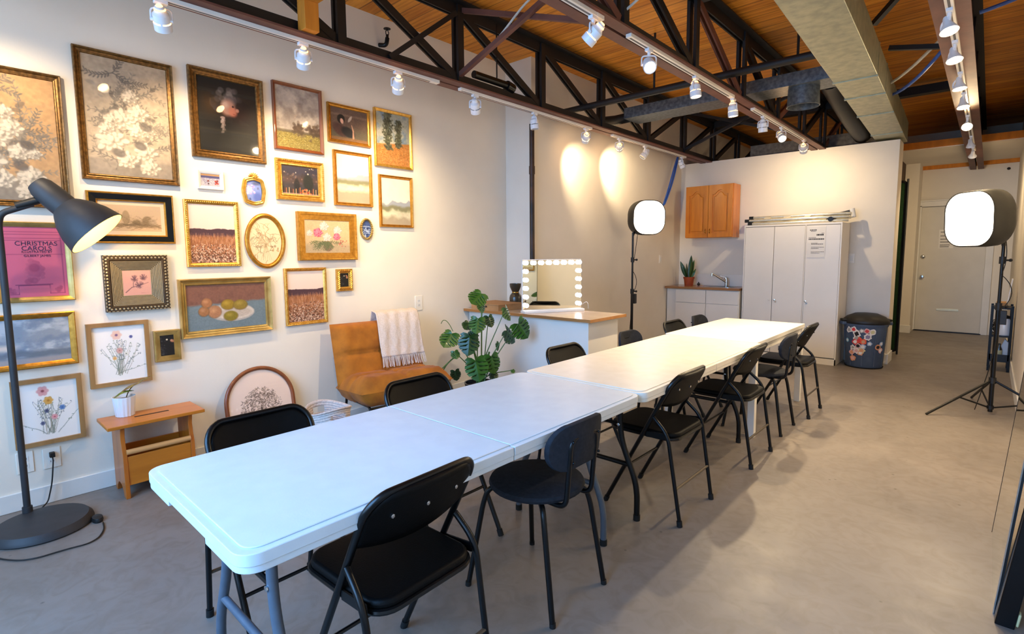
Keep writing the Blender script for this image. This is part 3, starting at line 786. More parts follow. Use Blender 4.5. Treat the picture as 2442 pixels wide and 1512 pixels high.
def art_trees(w, h):
    A = Art(w, h, 'a9ab9c', seed=15); n = A.noise(6, 4); A.mix(np.clip((n - .45) * 5, 0, 1), '7f94a6'); A.mix(np.clip((A.noise(5) - .5) * 5, 0, 1) * .7, 'cfc6ae')
    A.band(.58, 1.1, 'b5773a', .03, 1, (A.U - .5) * .08)
    for k in range(700): A.dab(A.rng.random(), A.rng.uniform(.6, 1), .013, ['c88a48', '9b5f2a', 'd8a468', '7d5a30'][k % 4], .6, 0, .6)
    for cx, w0, v0, v1 in ((.34, .10, .0, .70), (.66, .07, .12, .64)):
        for k in range(420):
            v = A.rng.uniform(v0, v1); A.dab(cx + A.rng.normal(0, 1) * w0 * (.5 + .5 * math.sin(v * 3 + .6)) * .6, v, .022, ['4a4a38', '5d5f48', '3a3a2c', '6d7058'][k % 4], .65)
    return A.grain(.08)
def art_meadow(w, h, seed, low):
    A = Art(w, h, 'e2d6c4', seed=seed); A.grad(0, 'ddd2c4', .5, 'efe2d0'); n = A.noise(4)
    A.mix(np.clip((n - .5) * 3, 0, 1) * .4, 'cbbfae')
    wob = (A.noise(7, 3) - .5) * .16
    A.band(low - .08, low + .1, '8a93a2', .03, .8, wob + (A.U - .5) * .1); A.band(low, low + .14, '7d7a58', .05, .9, wob * .5)
    if low > .6: A.blob(.85, low - .02, .12, .10, '8a8466', .6, .8)
    A.band(low + .09, low + .28, 'cfcdb0', .05, .9, wob * .7); A.band(low + .24, 1.1, 'a2937a', .08, .9, wob)
    A.mix(np.clip((A.noise(9) - .5) * 3, 0, 1) * (A.Vv > low + .1) * .5, 'b7a78e'); return A
def art_cafe(w, h):
    A = Art(w, h, '2b2426', seed=21); n = A.noise(6); A.mix(n * .6, '57505c'); A.band(0, .3, '33304a', .2, .5); A.band(.35, .6, '5a4038', .15, .6)
    A.dabs(60, .02, .98, .25, .6, .02, .05, ['6b5348', '8d7260', '3a2c2c', '4d4455'], .6)
    A.blob(.72, .55, .22, .34, '1d2220', .3, .9); A.blob(.40, .70, .12, .3, '18171c', .3, .8)
    for k in range(26): A.stroke([(.04 + .037 * k, .98), (.04 + .037 * k, .74 + .1 * A.rng.random())], .016, ['1c1712', '5b2d1c', 'b06a40', '2c3a24', 'c8a070'][k % 5], .9, False)
    A.dabs(14, .5, .8, .8, .95, .03, .05, ['c8622c', 'd98a58', 'b03a28'], .9); A.dabs(8, .05, .9, .05, .25, .02, .035, ['cfc6b4', 'b8a894'], .8)
    A.band(.95, 1.1, 'c3a58c', .03, .8); return A
def art_winter(w, h):
    A = Art(w, h, '8e86a6', cell=.0022, seed=25); A.band(0, .22, 'b98a5a', .1); A.band(.18, .38, '4b4872', .08); A.band(.36, 1.1, 'b9aeb4', .1)
    for k in range(60): A.stroke([(A.rng.random(), A.rng.uniform(.3, .55)), (A.rng.random(), A.rng.uniform(.6, 1))], .012, ['3a3760', 'dcd2cc', '6a5f86', 'e8dccb'][k % 4], .4)
    A.dabs(6, .75, .92, .5, .8, .06, .09, ['c03a2a', '8a2a24'], .9); A.dabs(3, .3, .4, .55, .8, .05, .08, ['7d3a32', '4a2f30'], .9); return A
def art_blue(w, h):
    A = Art(w, h, '8494cc', cell=.0022, seed=27); A.mix(A.noise(6) * .8, '5e74b8'); A.blob(.2, .45, .22, .25, 'd8d0e6', .7, .9); A.blob(.7, .12, .3, .12, '4a4f6e', .6, .8)
    A.blob(.75, .8, .28, .3, '4f62ac', .5, .9); A.dabs(60, .0, .6, .2, .65, .02, .05, ['e6dff0', 'b9b6e0', 'c98ac0'], .5); A.blob(.78, .36, .06, .08, '5a5f88', .5, .8); A.blob(.25, .9, .06, .09, '3d4a80', .4, .8); return A
def art_field(w, h, seed, hz):
    A = Art(w, h, 'e6d0c2', seed=seed); A.grad(0, 'e9d6c8', hz, 'eccfbe')
    wob = (A.noise(9, 3) - .5) * .05
    A.band(hz, hz + .16, '4b3038', .012, 1, wob); A.band(hz + .12, 1.1, '9c6238', .05)
    A.mix(np.clip((A.Vv - hz - .3) * 3, 0, 1) * .85, '5a3a30')
    for k in range(500):
        v = A.rng.uniform(hz + .12, hz + .4); u = A.rng.random(); A.stroke([(u, v), (u + A.rng.uniform(-.01, .01), v - .06)], .004, ['c88a64', 'b0704c', 'd8a888', '7d4a38'][k % 4], .6)
    for k in range(900):
        v = hz + .25 + (A.rng.random() ** .7) * (.75 - hz); A.dab(A.rng.random(), v, .008 + .012 * (v - hz), ['e8d2bc', 'c89a80', '6d4334', '3d261f', 'b5785c', 'd8b49a'][k % 6], .8, A.rng.uniform(0, 3), .7)
    return A
def art_sketch(w, h):
    A = Art(w, h, 'ead2aa', seed=33); A.mix(A.noise(4) * .4, 'e0c496')
    for k in range(70):
        u, v = .45 + A.rng.normal(0, .16), .48 + A.rng.normal(0, .17); a = A.rng.uniform(0, 6.3); p = [(u, v)]
        for q in range(6): a += A.rng.uniform(-.9, .9); u += math.cos(a) * .03 / A.asp; v += math.sin(a) * .03; p.append((u, v))
        A.stroke(p, .0042, ['a8855a', '8d7654', 'b58c62', '7a6a50'][k % 4], .85)
    A.dabs(24, .25, .6, .42, .62, .02, .035, ['c4aa82', 'a9946e'], .5); A.dabs(14, .6, .85, .6, .7, .015, .03, ['b08a5c', '7d6648'], .6)
    for k in range(6): A.stroke([(.5, .55), (.5 + .06 * (k - 2.5), .88)], .004, '9a7d55', .7)
    return A
def art_peony(w, h):
    A = Art(w, h, 'd9b98c', seed=36); A.mix(A.noise(5) * .5, 'c8a878'); A.band(.72, 1.1, 'b39c7a', .15, .9); A.blob(.3, .8, .3, .2, '8d8468', .9, .5)
    A.blob(.50, .80, .17, .18, '7d5a4a', .3, .95); A.blob(.54, .84, .07, .09, 'a88470', .6, .7)
    for k in range(26): A.spray(.46 + A.rng.normal(0, .1), .64, A.rng.uniform(.1, 3), .25, ['6b7048', '586040'][k % 2], .006, 4, .035)
    for u, v, q, c in ((.42, .18, .15, 0), (.28, .38, .15, 1), (.72, .30, .14, 0), (.48, .52, .14, 0), (.70, .50, .12, 1), (.10, .40, .10, 0)):
        A.rose(u, v, q, *(('f4dccb', 'e8bfae', 'cf9a8a'), ('ee8a98', 'd8546e', 'a8324e'))[c])
    A.dabs(10, .74, .95, .6, .85, .02, .035, ['b05048', 'c46a58'], .8); return A.grain(.06)
def art_miniblue(w, h):
    A = Art(w, h, '3d568e', cell=.002, seed=38); A.mix(A.noise(9) * .7, '26345c')
    for v in (.35, .5, .58, .7): A.band(v, v + .05, 'b9c6dc', .03, .8, (A.noise(9, 2) - .5) * .08)
    A.dabs(30, .1, .9, .3, .9, .03, .06, ['c8d2e4', '7288ba', '1c2748'], .7); return A
def art_etching(w, h):
    A = Art(w, h, 'd8bfa0', seed=41)
    m = ((A.U > .07) & (A.U < .93) & (A.Vv > .12) & (A.Vv < .88)).astype(float); A.mix(m, 'c3a483')
    for k in range(360):
        u = A.rng.uniform(.12, .9); v = .72 + A.rng.normal(0, .035); A.stroke([(u, v), (u + .04, v + A.rng.uniform(-.01, .01))], .006, '7a6448', .6)
    A.blob(.40, .48, .10, .22, '9a8060', .15, .9); A.blob(.72, .56, .14, .15, '8f7656', .2, .9); A.blob(.80, .60, .12, .12, 'b0977a', .3, .9); A.blob(.55, .62, .12, .08, '8a7252', .3, .9)
    for k in range(130): A.stroke([(A.rng.uniform(.32, .88), A.rng.uniform(.40, .72)), (A.rng.uniform(.32, .88), .7)], .003, '5d4a34', .22)
    A.dabs(50, .14, .3, .3, .6, .015, .03, ['8a7252', '6f5a40'], .4); return A
def art_carol(w, h):
    A = Art(w, h, 'd0627c', seed=44); A.mix(A.noise(3) * .35, 'c8566f'); D = '7a2f52'
    for v in (.075, .11, .165, .195): A.stroke([(.02, v), (.93, v)], .003, D, .9, False)
    A.stroke([(.02, .39), (.95, .39)], .003, D, .8, False)
    A.stroke([(.93, .05), (.93, .95), (.70, .95), (.70, .83), (.22, .83), (.22, .95), (.03, .95)], .004, D, .8, False)
    A.stroke([(.18, .82), (.74, .82)], .006, D, .8, False)
    A.dabs(40, .36, .60, .46, .78, .02, .05, ['b04c68', 'ba5a74', 'a04060'], .5); A.blob(.48, .60, .10, .13, 'b0506e', .3, .8); A.dab(.48, .58, .07, '963c5e', .8)
    A.dabs(18, .05, .15, .86, .93, .015, .03, ['a84866'], .7); A.dabs(18, .78, .88, .86, .93, .015, .03, ['a84866'], .7); A.blob(.46, .90, .28, .045, 'ba5a74', .4, .8); return A
def art_twig(w, h):
    A = Art(w, h, 'c9988c', seed=47); A.mix(A.noise(3) * .4, 'b98a80'); D = '4d3440'
    A.stroke([(.08, .88), (.3, .68), (.55, .62), (.9, .5)], .014, D, .9); A.stroke([(.36, .66), (.36, .5), (.42, .4)], .009, D, .9)
    for cu, cv, q in ((.42, .32, .13), (.74, .28, .13), (.58, .58, .15)):
        for k in range(44):
            a = A.rng.uniform(0, 6.3); A.stroke([(cu, cv + .05), (cu + math.cos(a) * q / A.asp, cv + math.sin(a) * q)], .008, ['5a3d4a', '7a5a60', '3d2833'][k % 3], .7)
    A.stroke([(.62, .93), (.9, .91)], .004, '8d5f60', .6); return A
def art_sky(w, h):
    A = Art(w, h, '8f98a4', seed=50); n = A.noise(3, 5, 1, 1.6); A.mix(np.clip((n - .42) * 5, 0, 1) * (A.Vv < .85), 'b9bfc6'); n2 = A.noise(4, 5, 1, 1.5)
    A.mix(np.clip((n2 - .52) * 6, 0, 1) * (A.Vv < .8) * .8, '76859a'); A.blob(.4, .62, .35, .1, 'e0cdbd', .8, .9); A.blob(.2, .2, .2, .12, 'c9b8b0', .8, .8)
    A.band(.72, .86, '69737f', .08, .9, (A.noise(6, 3) - .5) * .1); A.band(.88, 1.1, 'a59a98', .05, .8); return A
def art_bouquet(w, h, seed, heads):
    A = Art(w, h, 'f1eeea', seed=seed); r = A.rng
    for k in range(22):
        u0 = .5 + r.normal(0, .06); a = r.normal(0, .16); p = [(u0, .90 - r.random() * .06)]
        u, v = p[0]; ang = -PI / 2 + (u0 - .5) * 2 + r.normal(0, .35)
        for q in range(9): ang += r.normal(0, .14); u += math.cos(ang) * .065; v += math.sin(ang) * .065; p.append((u, v))
        A.stroke(p, .0042, ['8a9080', '6f7a70', 'a39a88'][k % 3], .85)
        for (uu, vv) in p[4:]:
            if r.random() < .75:
                a = r.uniform(0, 6.3); A.dab(uu + .022 * math.cos(a), vv + .022 * math.sin(a), .015, ['7d8a78', '5e6a70', '98a088', '8c95a8'][k % 4], .85, a, .5)
    for u, v, q, c, d in heads:
        for k in range(6): a = k * 1.047; A.dab(u + q * .55 * math.cos(a), v + q * .5 * math.sin(a), q * .62, c, .85, a, .8)
        A.dab(u, v, q * .3, d, .9)
    return A
def art_mirrorlike(w, h, seed):
    A = Art(w, h, '080708', cell=.0025, seed=seed); A.dabs(26, .02, .4, .05, .9, .03, .07, ['2c2a2c', '484648', '1d1c1e'], .7); A.dabs(4, .7, .95, .15, .35, .05, .09, ['a0603c', 'c89070'], .8); A.dab(.5, .22, .05, 'e8d8b8', .9); return A
def art_lemons(w, h):
    A = Art(w, h, '6f7f86', seed=57); A.mix(A.noise(5) * .5, '5a6c76'); A.band(-.1, .42, '7d5344', .05, 1, (A.U - .5) * .06 + (A.noise(8, 2) - .5) * .03); A.mix(np.clip(A.noise(10) - .5, 0, 1) * 1.5 * (A.Vv < .42), '5f3d36')
    A.blob(.55, .64, .50, .21, 'a9a29c', .06, 1, .04); A.blob(.56, .63, .47, .18, 'c9bdb0', .1, 1, .04); A.blob(.60, .65, .36, .12, 'b3a497', .2, .8)
    for u, v, q, e, c, d in ((.24, .40, .12, 1, 'a06a44', 'c08c62'), (.33, .60, .155, 1, 'a87450', 'c89468'), (.20, .58, .12, 1, '9a6840', 'b88660'), (.50, .46, .16, .8, '94761f', 'b5963a'), (.66, .48, .17, .75, '8a7228', 'ab9040'), (.53, .72, .165, .75, '80701f', 'a48e3a')):
        A.blob(u, v + .01, q * 1.05, q * e, '5d4226', .3, .9); A.blob(u, v, q, q * e, c, .25, 1); A.blob(u - .015, v - .03, q * .6, q * e * .5, d, .8, .8)
    return A.grain(.06)
def art_tree(w, h):
    A = Art(w, h, 'f0d6c4', seed=60); A.mix(A.noise(3) * .3, 'e6c8b4')
    for k in range(1100):
        a = A.rng.uniform(0, 6.3); q = A.rng.random() ** .5; u = .5 + .30 * q * math.cos(a) * (.85 + .3 * A.rng.random()); v = .50 + .24 * q * math.sin(a) * (.85 + .3 * A.rng.random())
        A.stroke([(u, v), (u + A.rng.uniform(-.03, .03), v + A.rng.uniform(-.02, .02))], .004, ['6a5448', '87705f', '543f36', 'a08670'][k % 4], .8)
    A.stroke([(.52, .95), (.52, .7), (.5, .5)], .03, '5a4438'); A.band(.94, .97, '8a6f5c', .02, .7); return A

# ---------------------------------------------------------------- frames
def canvas(A, w, h, x, parent, name='painting', ell=False, mask=None):
    H, W = A.H, A.W
    yy = (np.arange(W + 1) / W - .5) * w; zz = (.5 - np.arange(H + 1) / H) * h
    Yg, Zg = np.meshgrid(yy, zz)
    co = np.stack([np.full_like(Yg, x), Yg, Zg], -1).reshape(-1, 3)
    idx = np.arange((H + 1) * (W + 1)).reshape(H + 1, W + 1)
    f = np.stack([idx[1:, :-1], idx[1:, 1:], idx[:-1, 1:], idx[:-1, :-1]], -1).reshape(-1, 4)
    col = A.a.reshape(-1, 3)
    if ell or mask is not None:
        cy = (Yg[:-1, :-1] + Yg[1:, 1:]) / 2; cz = (Zg[:-1, :-1] + Zg[1:, 1:]) / 2
        k = ((cy / (w / 2)) ** 2 + (cz / (h / 2)) ** 2 <= 1.0) if ell else mask(cy, cz)
        f = f[k.reshape(-1)]; col = col[k.reshape(-1)]
    me = bpy.data.meshes.new(name); n = len(f)
    me.vertices.add(len(co)); me.vertices.foreach_set('co', co.reshape(-1))
    me.loops.add(n * 4); me.polygons.add(n)
    me.loops.foreach_set('vertex_index', f.reshape(-1).astype(np.int32))
    me.polygons.foreach_set('loop_start', np.arange(0, n * 4, 4, dtype=np.int32))
    me.update(calc_edges=True)
    at = me.color_attributes.new('art', 'FLOAT_COLOR', 'CORNER')
    c = np.clip(col, 0, 1); c = np.where(c <= .04045, c / 12.92, ((c + .055) / 1.055) ** 2.4)
    c4 = np.repeat(np.concatenate([c, np.ones((n, 1))], 1), 4, 0)
    at.data.foreach_set('color', c4.reshape(-1).astype(np.float32))
    me.materials.append(M['art'])
    o = bpy.data.objects.new(name, me); COL.objects.link(o); o.parent = parent
    return o
def frame_mesh(mb, w, h, prof):
    rings = [[V(x, -w / 2 + t, -h / 2 + t), V(x, w / 2 - t, -h / 2 + t), V(x, w / 2 - t, h / 2 - t), V(x, -w / 2 + t, h / 2 - t)] for t, x in prof]
    for a, b in zip(rings, rings[1:]):
        for k in range(4):
            k2 = (k + 1) % 4; mb.add([a[k], a[k2], b[k2], b[k]], [(0, 1, 2, 3)])
    return mb
def beads(mb, w, h, t, x, r, step, e=1.0, tilt=0.0):
    W, H = w / 2 - t, h / 2 - t
    for (a, b) in (((-W, -H), (W, -H)), ((W, -H), (W, H)), ((W, H), (-W, H)), ((-W, H), (-W, -H))):
        L = math.hypot(b[0] - a[0], b[1] - a[1]); n = max(2, int(L / step)); ang = math.atan2(b[1] - a[1], b[0] - a[0]) + tilt
        for k in range(n):
            s = (k + .5) / n; mb.sphere((x, a[0] + (b[0] - a[0]) * s, a[1] + (b[1] - a[1]) * s), r, 6, 4, (.7, e, 1), Matrix.Rotation(ang, 3, 'X'))
    return mb
def prof_simple(w, d): return [(0, 0), (0, d), (.15 * w, d * 1.1), (.5 * w, d * .95), (.85 * w, d * .7), (w, d * .55), (w, .002)]
def prof_flat(w, d): return [(0, 0), (0, d), (w, d), (w, .004)]
def prof_scoop(w, d): return [(0, 0), (0, d * .8), (.12 * w, d * 1.1), (.25 * w, d), (.45 * w, d * .6), (.7 * w, d * .5), (.78 * w, d * .75), (.9 * w, d * .7), (w, d * .45), (w, .002)]
def prof_rib(w, d, n=6):
    p = [(0, 0), (0, d), (.06 * w, d * 1.05), (.30 * w, d * 1.05), (.34 * w, d * .9)]
    for k in range(n):
        a = .36 + .62 * k / n; p += [(a * w, d * (.9 - .07 * k)), ((a + .06) * w, d * (.9 - .07 * k)), ((a + .062) * w, d * (.82 - .07 * k))]
    return p + [(w, .005)]
def ribs(mb, w, h, d):
    for k in range(8):
        a = .0365 + .0076 * k; z = d * (.85 - .55 * (a - .036) / .062)
        frame_mesh(mb, w, h, [(a, z - .002), (a, z + .003), (a + .0045, z + .002), (a + .0045, z - .004)])
    return mb
def picture(y0, y1, z0, z1, label, artf, fw, fm, prof=prof_simple, d=.022, bead=None, glass=False, name='framed_picture', extra=None):
    w, h = y1 - y0, z1 - z0
    t = thing(name, (.001, (y0 + y1) / 2, (z0 + z1) / 2), label, 'picture')
    mb = frame_mesh(MB(), w, h, prof(fw, d))
    if bead:
        for (tt, x, r, st, e, tl) in bead: beads(mb, w, h, tt, x, r, st, e, tl)
    mb.build('frame', M[fm], t, sharp=30)
    iw, ih = w - 2 * fw + .006, h - 2 * fw + .006
    canvas(artf(iw, ih), iw, ih, d * .42, t)
    if glass: MB().box(d * .5, d * .5 + .001, -iw / 2 + .002, iw / 2 - .002, -ih / 2 + .002, ih / 2 - .002).build('glass', M['pane'], t)
    if extra: extra(t, iw, ih, d)
    return t
picture(.085, .583, 1.680, 2.412, 'large floral drawing cut off by the left edge, behind the lamp', lambda w, h: art_floral(w, h, 3, 1), .036, 'gold_dark', prof_scoop, .03, glass=True)
picture(.644, 1.139, 1.858, 2.606, 'largest floral drawing on the wall, beside the dark portrait', lambda w, h: art_floral(w, h, 4, 0), .036, 'gold_dark', prof_scoop, .03, [(.030, .018, .004, .009, 1, 0)], glass=True)
picture(1.227, 1.703, 2.061, 2.640, 'dark portrait of a pale face in an ornate bronze frame', art_portrait, .052, 'gold_dark', prof_scoop, .032, [(.008, .03, .006, .016, 1.3, 0), (.045, .018, .004, .01, 1, 0)], glass=True)
picture(1.772, 2.152, 2.186, 2.669, 'cloudy landscape with two bushes in a thin brown-gold frame', art_cloudfield, .022, 'wood_brown', prof_simple, .026, glass=True)
picture(2.200, 2.584, 2.300, 2.604, 'small dark painting of a reclining reader in a gold frame', art_reader, .028, 'gold', prof_scoop, .026)
picture(2.624, 3.012, 2.162, 2.645, 'two tall trees over an orange field, top right picture', art_trees, .024, 'gold_bright', prof_simple, .024, glass=True)
picture(2.235, 2.585, 1.807, 2.244, 'pale misty meadow under the reclining reader', lambda w, h: art_meadow(w, h, 17, .52), .027, 'gold', prof_scoop, .026)
picture(2.654, 3.005, 1.646, 2.094, 'pale green marsh landscape, rightmost of the lower pictures', lambda w, h: art_meadow(w, h, 19, .60), .025, 'gold', prof_scoop, .024)
picture(1.769, 2.141, 1.820, 2.120, 'dark crowded interior scene in a bright beaded gold frame', art_cafe, .046, 'gold_bright', prof_scoop, .032, [(.008, .03, .007, .015, 1.3, .5), (.038, .022, .005, .011, 1, 0)])
picture(1.247, 1.408, 1.853, 1.977, 'tiny winter scene in a cream frame under the dark portrait', art_winter, .022, 'trimw', prof_simple, .018)
picture(1.153, 1.490, 1.334, 1.778, 'pink-skied flower field left of the large oval picture', lambda w, h: art_field(w, h, 29, .42), .027, 'gold_bright', prof_simple, .024, [(.012, .026, .005, .012, 1, 0)])
picture(1.910, 2.411, 1.366, 1.739, 'pink and white peonies in a wide stepped gold frame', art_peony, .062, 'gold', prof_rib, .036, [(.008, .036, .005, .011, 1.4, 0)])
picture(.652, 1.094, 1.487, 1.793, 'wide ruin etching in a black and gold frame behind the lamp shade', art_etching, .052, 'gold', prof_scoop, .026,
        extra=lambda t, w, h, d: frame_mesh(MB(), w + .075, h + .075, [(0, d * .9), (.0, d * 1.12), (.032, d * .95), (.032, d * .5)]).build('black_band', M['black_metal'], t))
def carol_text(t, w, h, d):
    def word(s, size, y, z, m):
        cu = bpy.data.curves.new('lettering', 'FONT'); cu.body = s; cu.size = size; cu.align_x = 'CENTER'; cu.extrude = .0002
        o = bpy.data.objects.new('tmp', cu); COL.objects.link(o)
        bpy.context.view_layer.update()
        me = bpy.data.meshes.new_from_object(o.evaluated_get(bpy.context.evaluated_depsgraph_get()))
        bpy.data.objects.remove(o)
        me.materials.clear(); me.materials.append(M[m])
        e = bpy.data.objects.new('lettering', me); COL.objects.link(e); e.parent = t
        e.location = (d * .42 + .0012, y, z); e.rotation_euler = (PI / 2, 0, PI / 2)
    word('CHRISTMAS', .034, .012, h / 2 - .265 * h, 'ink_blue'); word('CAROLS', .034, .012, h / 2 - .335 * h, 'ink_blue')
    word('ILLUSTRATED BY', .017, .012, h / 2 - .40 * h + .012, 'ink_blue'); word('GILBERT JAMES', .017, .012, h / 2 - .44 * h + .006, 'ink_blue')
picture(.245, .566, 1.160, 1.600, 'pink book-cover print lettered CHRISTMAS CAROLS behind the lamp pole', art_carol, .028, 'gold_soft', prof_simple, .024, extra=carol_text)
picture(.702, 1.037, 1.073, 1.415, 'small pink twig print in a wide ribbed silver frame', art_twig, .098, 'groove', lambda w, d: [(.033, 0), (.034, d * .8), (.036, d * .85), (w, d * .3), (w, .006)], .034,
        extra=lambda t, w, h, d: (frame_mesh(MB(), .335, .342, [(0, 0), (0, d * .9), (.004, d), (.030, d), (.035, d * .85)]).build('ornament_band', M['groove'], t),
                                  ribs(MB(), .335, .342, d).build('rib_moulding', M['silver_frame'], t),
                                  beads(beads(MB(), .335, .342, .016, d, .0065, .019, 1.0, .6), .335, .342, .003, d, .003, .02, 3.0, 0).build('scroll_relief', M['silver_frame'], t)))
picture(.03, .554, .790, 1.096, 'grey cloudy sky painting behind the floor lamp pole', art_sky, .030, 'gold', prof_simple, .026)
picture(.598, .910, .622, 1.010, 'upper wildflower print in an oak frame above the bench', lambda w, h: art_bouquet(w, h, 52, [(.46, .17, .085, 'eec2ae', '7a5a80'), (.50, .45, .055, 'd8a49a', 'b57a6a'), (.40, .58, .035, 'e0b070', 'c08a40'), (.73, .22, .03, '5a5f9a', '3d3f70'), (.62, .52, .04, 'e6e2d4', '6a6a58')]), .024, 'wood_frame', prof_flat, .024)
picture(.934, 1.080, .731, .932, 'small gilt-framed dark mirror between wildflowers and fruit painting', lambda w, h: art_mirrorlike(w, h, 61), .036, 'gold_soft', prof_rib, .024)
picture(1.089, 1.687, .860, 1.255, 'plate of lemons and fruit painting in a wide gold frame', art_lemons, .045, 'gold_soft', prof_scoop, .034)
picture(1.794, 2.129, .872, 1.309, 'second flower field with tall spikes, right of the fruit painting', lambda w, h: art_field(w, h, 63, .36), .024, 'gold_bright', prof_simple, .024, [(.011, .026, .0045, .011, 1, 0)])
picture(2.222, 2.365, 1.112, 1.292, 'small rope-patterned gold frame with a dark glass centre', lambda w, h: art_mirrorlike(w, h, 66), .034, 'gold_bright', prof_simple, .02, [(.017, .018, .017, .016, .42, .9)])
picture(.252, .558, .346, .729, 'lower wildflower print in an oak frame above the wall outlets', lambda w, h: art_bouquet(w, h, 54, [(.42, .16, .085, 'd89a9c', '8a4a54'), (.50, .33, .07, 'd8a048', 'b57a2c'), (.58, .62, .05, 'e0a0a4', 'c85868'), (.72, .48, .045, '5a80b8', '3d5a98'), (.46, .50, .035, '4a5070', '383c58'), (.38, .70, .035, '5a5f80', '454868')]), .024, 'wood_frame', prof_flat, .024)

# oval pictures
def ellipse(w, h, n=56): return [V(0, w / 2 * math.cos(2 * PI * k / n), h / 2 * math.sin(2 * PI * k / n)) for k in range(n)]
def oval(yc, zc, w, h, label, artf, fr, fm, rope=False, d=.02):
    t = thing('framed_picture', (.001, yc, zc), label, 'picture')
    mb = MB()
    if rope:
        for p in ellipse(w - fr * 2, h - fr * 2, 30):
            a = math.atan2(p.z, p.y); mb.sphere((fr * .9, p.y, p.z), fr, 8, 5, (.9, .45, 1.0), Matrix.Rotation(a + PI / 2 + .7, 3, 'X'))
        mb.tube([p + V(fr * .5, 0, 0) for p in ellipse(w - fr * 2, h - fr * 2)], fr * .8, 8, closed=True)
    else:
        mb.tube([p + V(fr * .6, 0, 0) for p in ellipse(w - fr * 2, h - fr * 2)], fr, 10, closed=True)
        mb.tube([p + V(fr * 1.2, 0, 0) for p in ellipse(w - fr * 2.2, h - fr * 2.2)], fr * .5, 8, closed=True)
        mb.tube([p + V(fr * .6, 0, 0) for p in ellipse(w - fr * 4, h - fr * 4)], fr * .35, 8, closed=True)
    mb.build('frame', M[fm], t)
    iw, ih = w - fr * 2.4, h - fr * 2.4
    canvas(artf(iw, ih), iw, ih, fr * .55, t, ell=True)
oval(1.673, 1.512, .294, .400, 'large oval floral sketch in a slim gold frame', art_sketch, .014, 'gold')
oval(2.521, 1.623, .132, .190, 'small oval blue picture in a twisted rope frame', art_miniblue, .013, 'gold_soft', True)
# ornate wavy frame with crest
t = thing('framed_picture', (.001, 1.608, 1.865), 'small blue print in a wavy gilt frame with a crest on top', 'picture')
def wavy(w, h, amp, x, n=80):
    o = []
    for k in range(n):
        a = 2 * PI * k / n; c, s = math.cos(a), math.sin(a); q = (abs(c) ** 5 + abs(s) ** 5) ** (-.2)
        y = w / 2 * c * q; z = h / 2 * s * q
        y += amp * math.cos(z / (h / 2) * PI * 1.5) * (1 if c > 0 else -1) * abs(c) ** .5; z += amp * math.cos(y / (w / 2) * PI * 1.5) * (1 if s > 0 else -1) * abs(s) ** .5
        o.append(V(x, y, z))
    return o
mb = MB().tube(wavy(.140, .176, .004, .010), .010, 8, closed=True).tube(wavy(.118, .152, .004, .014), .006, 8, closed=True)
mb.build('frame', M['gold_bright'], t)
cr = MB()
for k in range(7):
    a = PI / 2 + (k - 3) * .42; cr.sphere((.014, .024 * math.cos(a), .094 + .022 * math.sin(a)), .015, 8, 5, (.6, .35, 1), Matrix.Rotation(a - PI / 2, 3, 'X'))
cr.sphere((.016, 0, .098), .010, 8, 6)
cr.build('crest', M['gold_bright'], t)
canvas(art_blue(.108, .145), .108, .145, .008, t)
# arched picture leaning on the floor
t = thing('arched_picture', (.115, 1.555, .012), 'arched tree print in a walnut frame leaning on the wall behind the chairs', 'picture', rot=(0, -.17, 0))
aw, ah = .50, .60
def arch(w, h, x):
    r = w / 2; o = [V(x, -r, 0), V(x, -r, (h - r) * .5)]
    o += [V(x, -r * math.cos(PI * k / 28), h - r + r * math.sin(PI * k / 28)) for k in range(29)]
    return o + [V(x, r, (h - r) * .5), V(x, r, 0)]
pa = [V(p.x, p.y, p.z) for p in arch(aw - .03, ah - .015, .012)]
mb = MB().tube(pa + [pa[0]], .0145, 10)
mb.build('frame', M['wood_brown'], t)
aA = art_tree(.45, .57)
co = canvas(aA, .45, .57, .010, t, mask=lambda y, z: (z + .285 < .345) | (np.hypot(y, z + .285 - .345) < .225))
co.location = (0, 0, .295)
g = MB().prism([(p.y, p.z) for p in arch(.45, .57, 0)][::-1], 0, .001, M=Matrix(((0, 0, 1, .0135), (1, 0, 0, 0), (0, 1, 0, .01), (0, 0, 0, 1))))
g.build('glass', M['pane'], t)

# outlets and switches
def plate(name, loc, w, h, label, rz=0.0, gang=1, sw=False):
    t = thing(name, loc, label, 'outlet' if not sw else 'switch', rz)
    MB().box(0, .006, -w / 2, w / 2, -h / 2, h / 2).build('cover_plate', M['white'], t, bevel=.002)
    s = MB()
    if sw: s.box(.006, .010, -.016, .016, -.033, .033)
    else:
        for k in range(gang):
            yy = (k - (gang - 1) / 2) * .045
            for zz in (-.02, .02): s.box(.006, .0075, yy - .015, yy + .015, zz - .013, zz + .013)
    s.build('socket' if not sw else 'rocker', M['trimw'], t)
    if not sw:
        d = MB()
        for k in range(gang):
            yy = (k - (gang - 1) / 2) * .045
            for zz in (-.02, .02): d.box(.0076, .0078, yy - .008, yy - .005, zz - .004, zz + .006).box(.0076, .0078, yy + .005, yy + .008, zz - .004, zz + .006)
        d.build('slots', M['grey_ink'], t)
plate('wall_outlet', (0, .398, .259), .078, .118, 'white wall outlet with the lamp plug in it')
plate('wall_outlet', (0, .284, .264), .072, .120, 'white wall outlet plate behind the floor lamp pole')
plate('wall_outlet', (0, 3.056, .954), .084, .136, 'white outlet on the wall above the mustard chair')
plate('wall_switch', onx(X1, 1574.5, 618), .075, .12, 'white switch on the kitchen side wall behind the left softbox', sw=True)
q1 = ony(7.905, 2030.5, 616)
plate('wall_switch', q1, .07, .12, 'white switch on the partition beside the tall cabinet', rz=-PI / 2, sw=True)
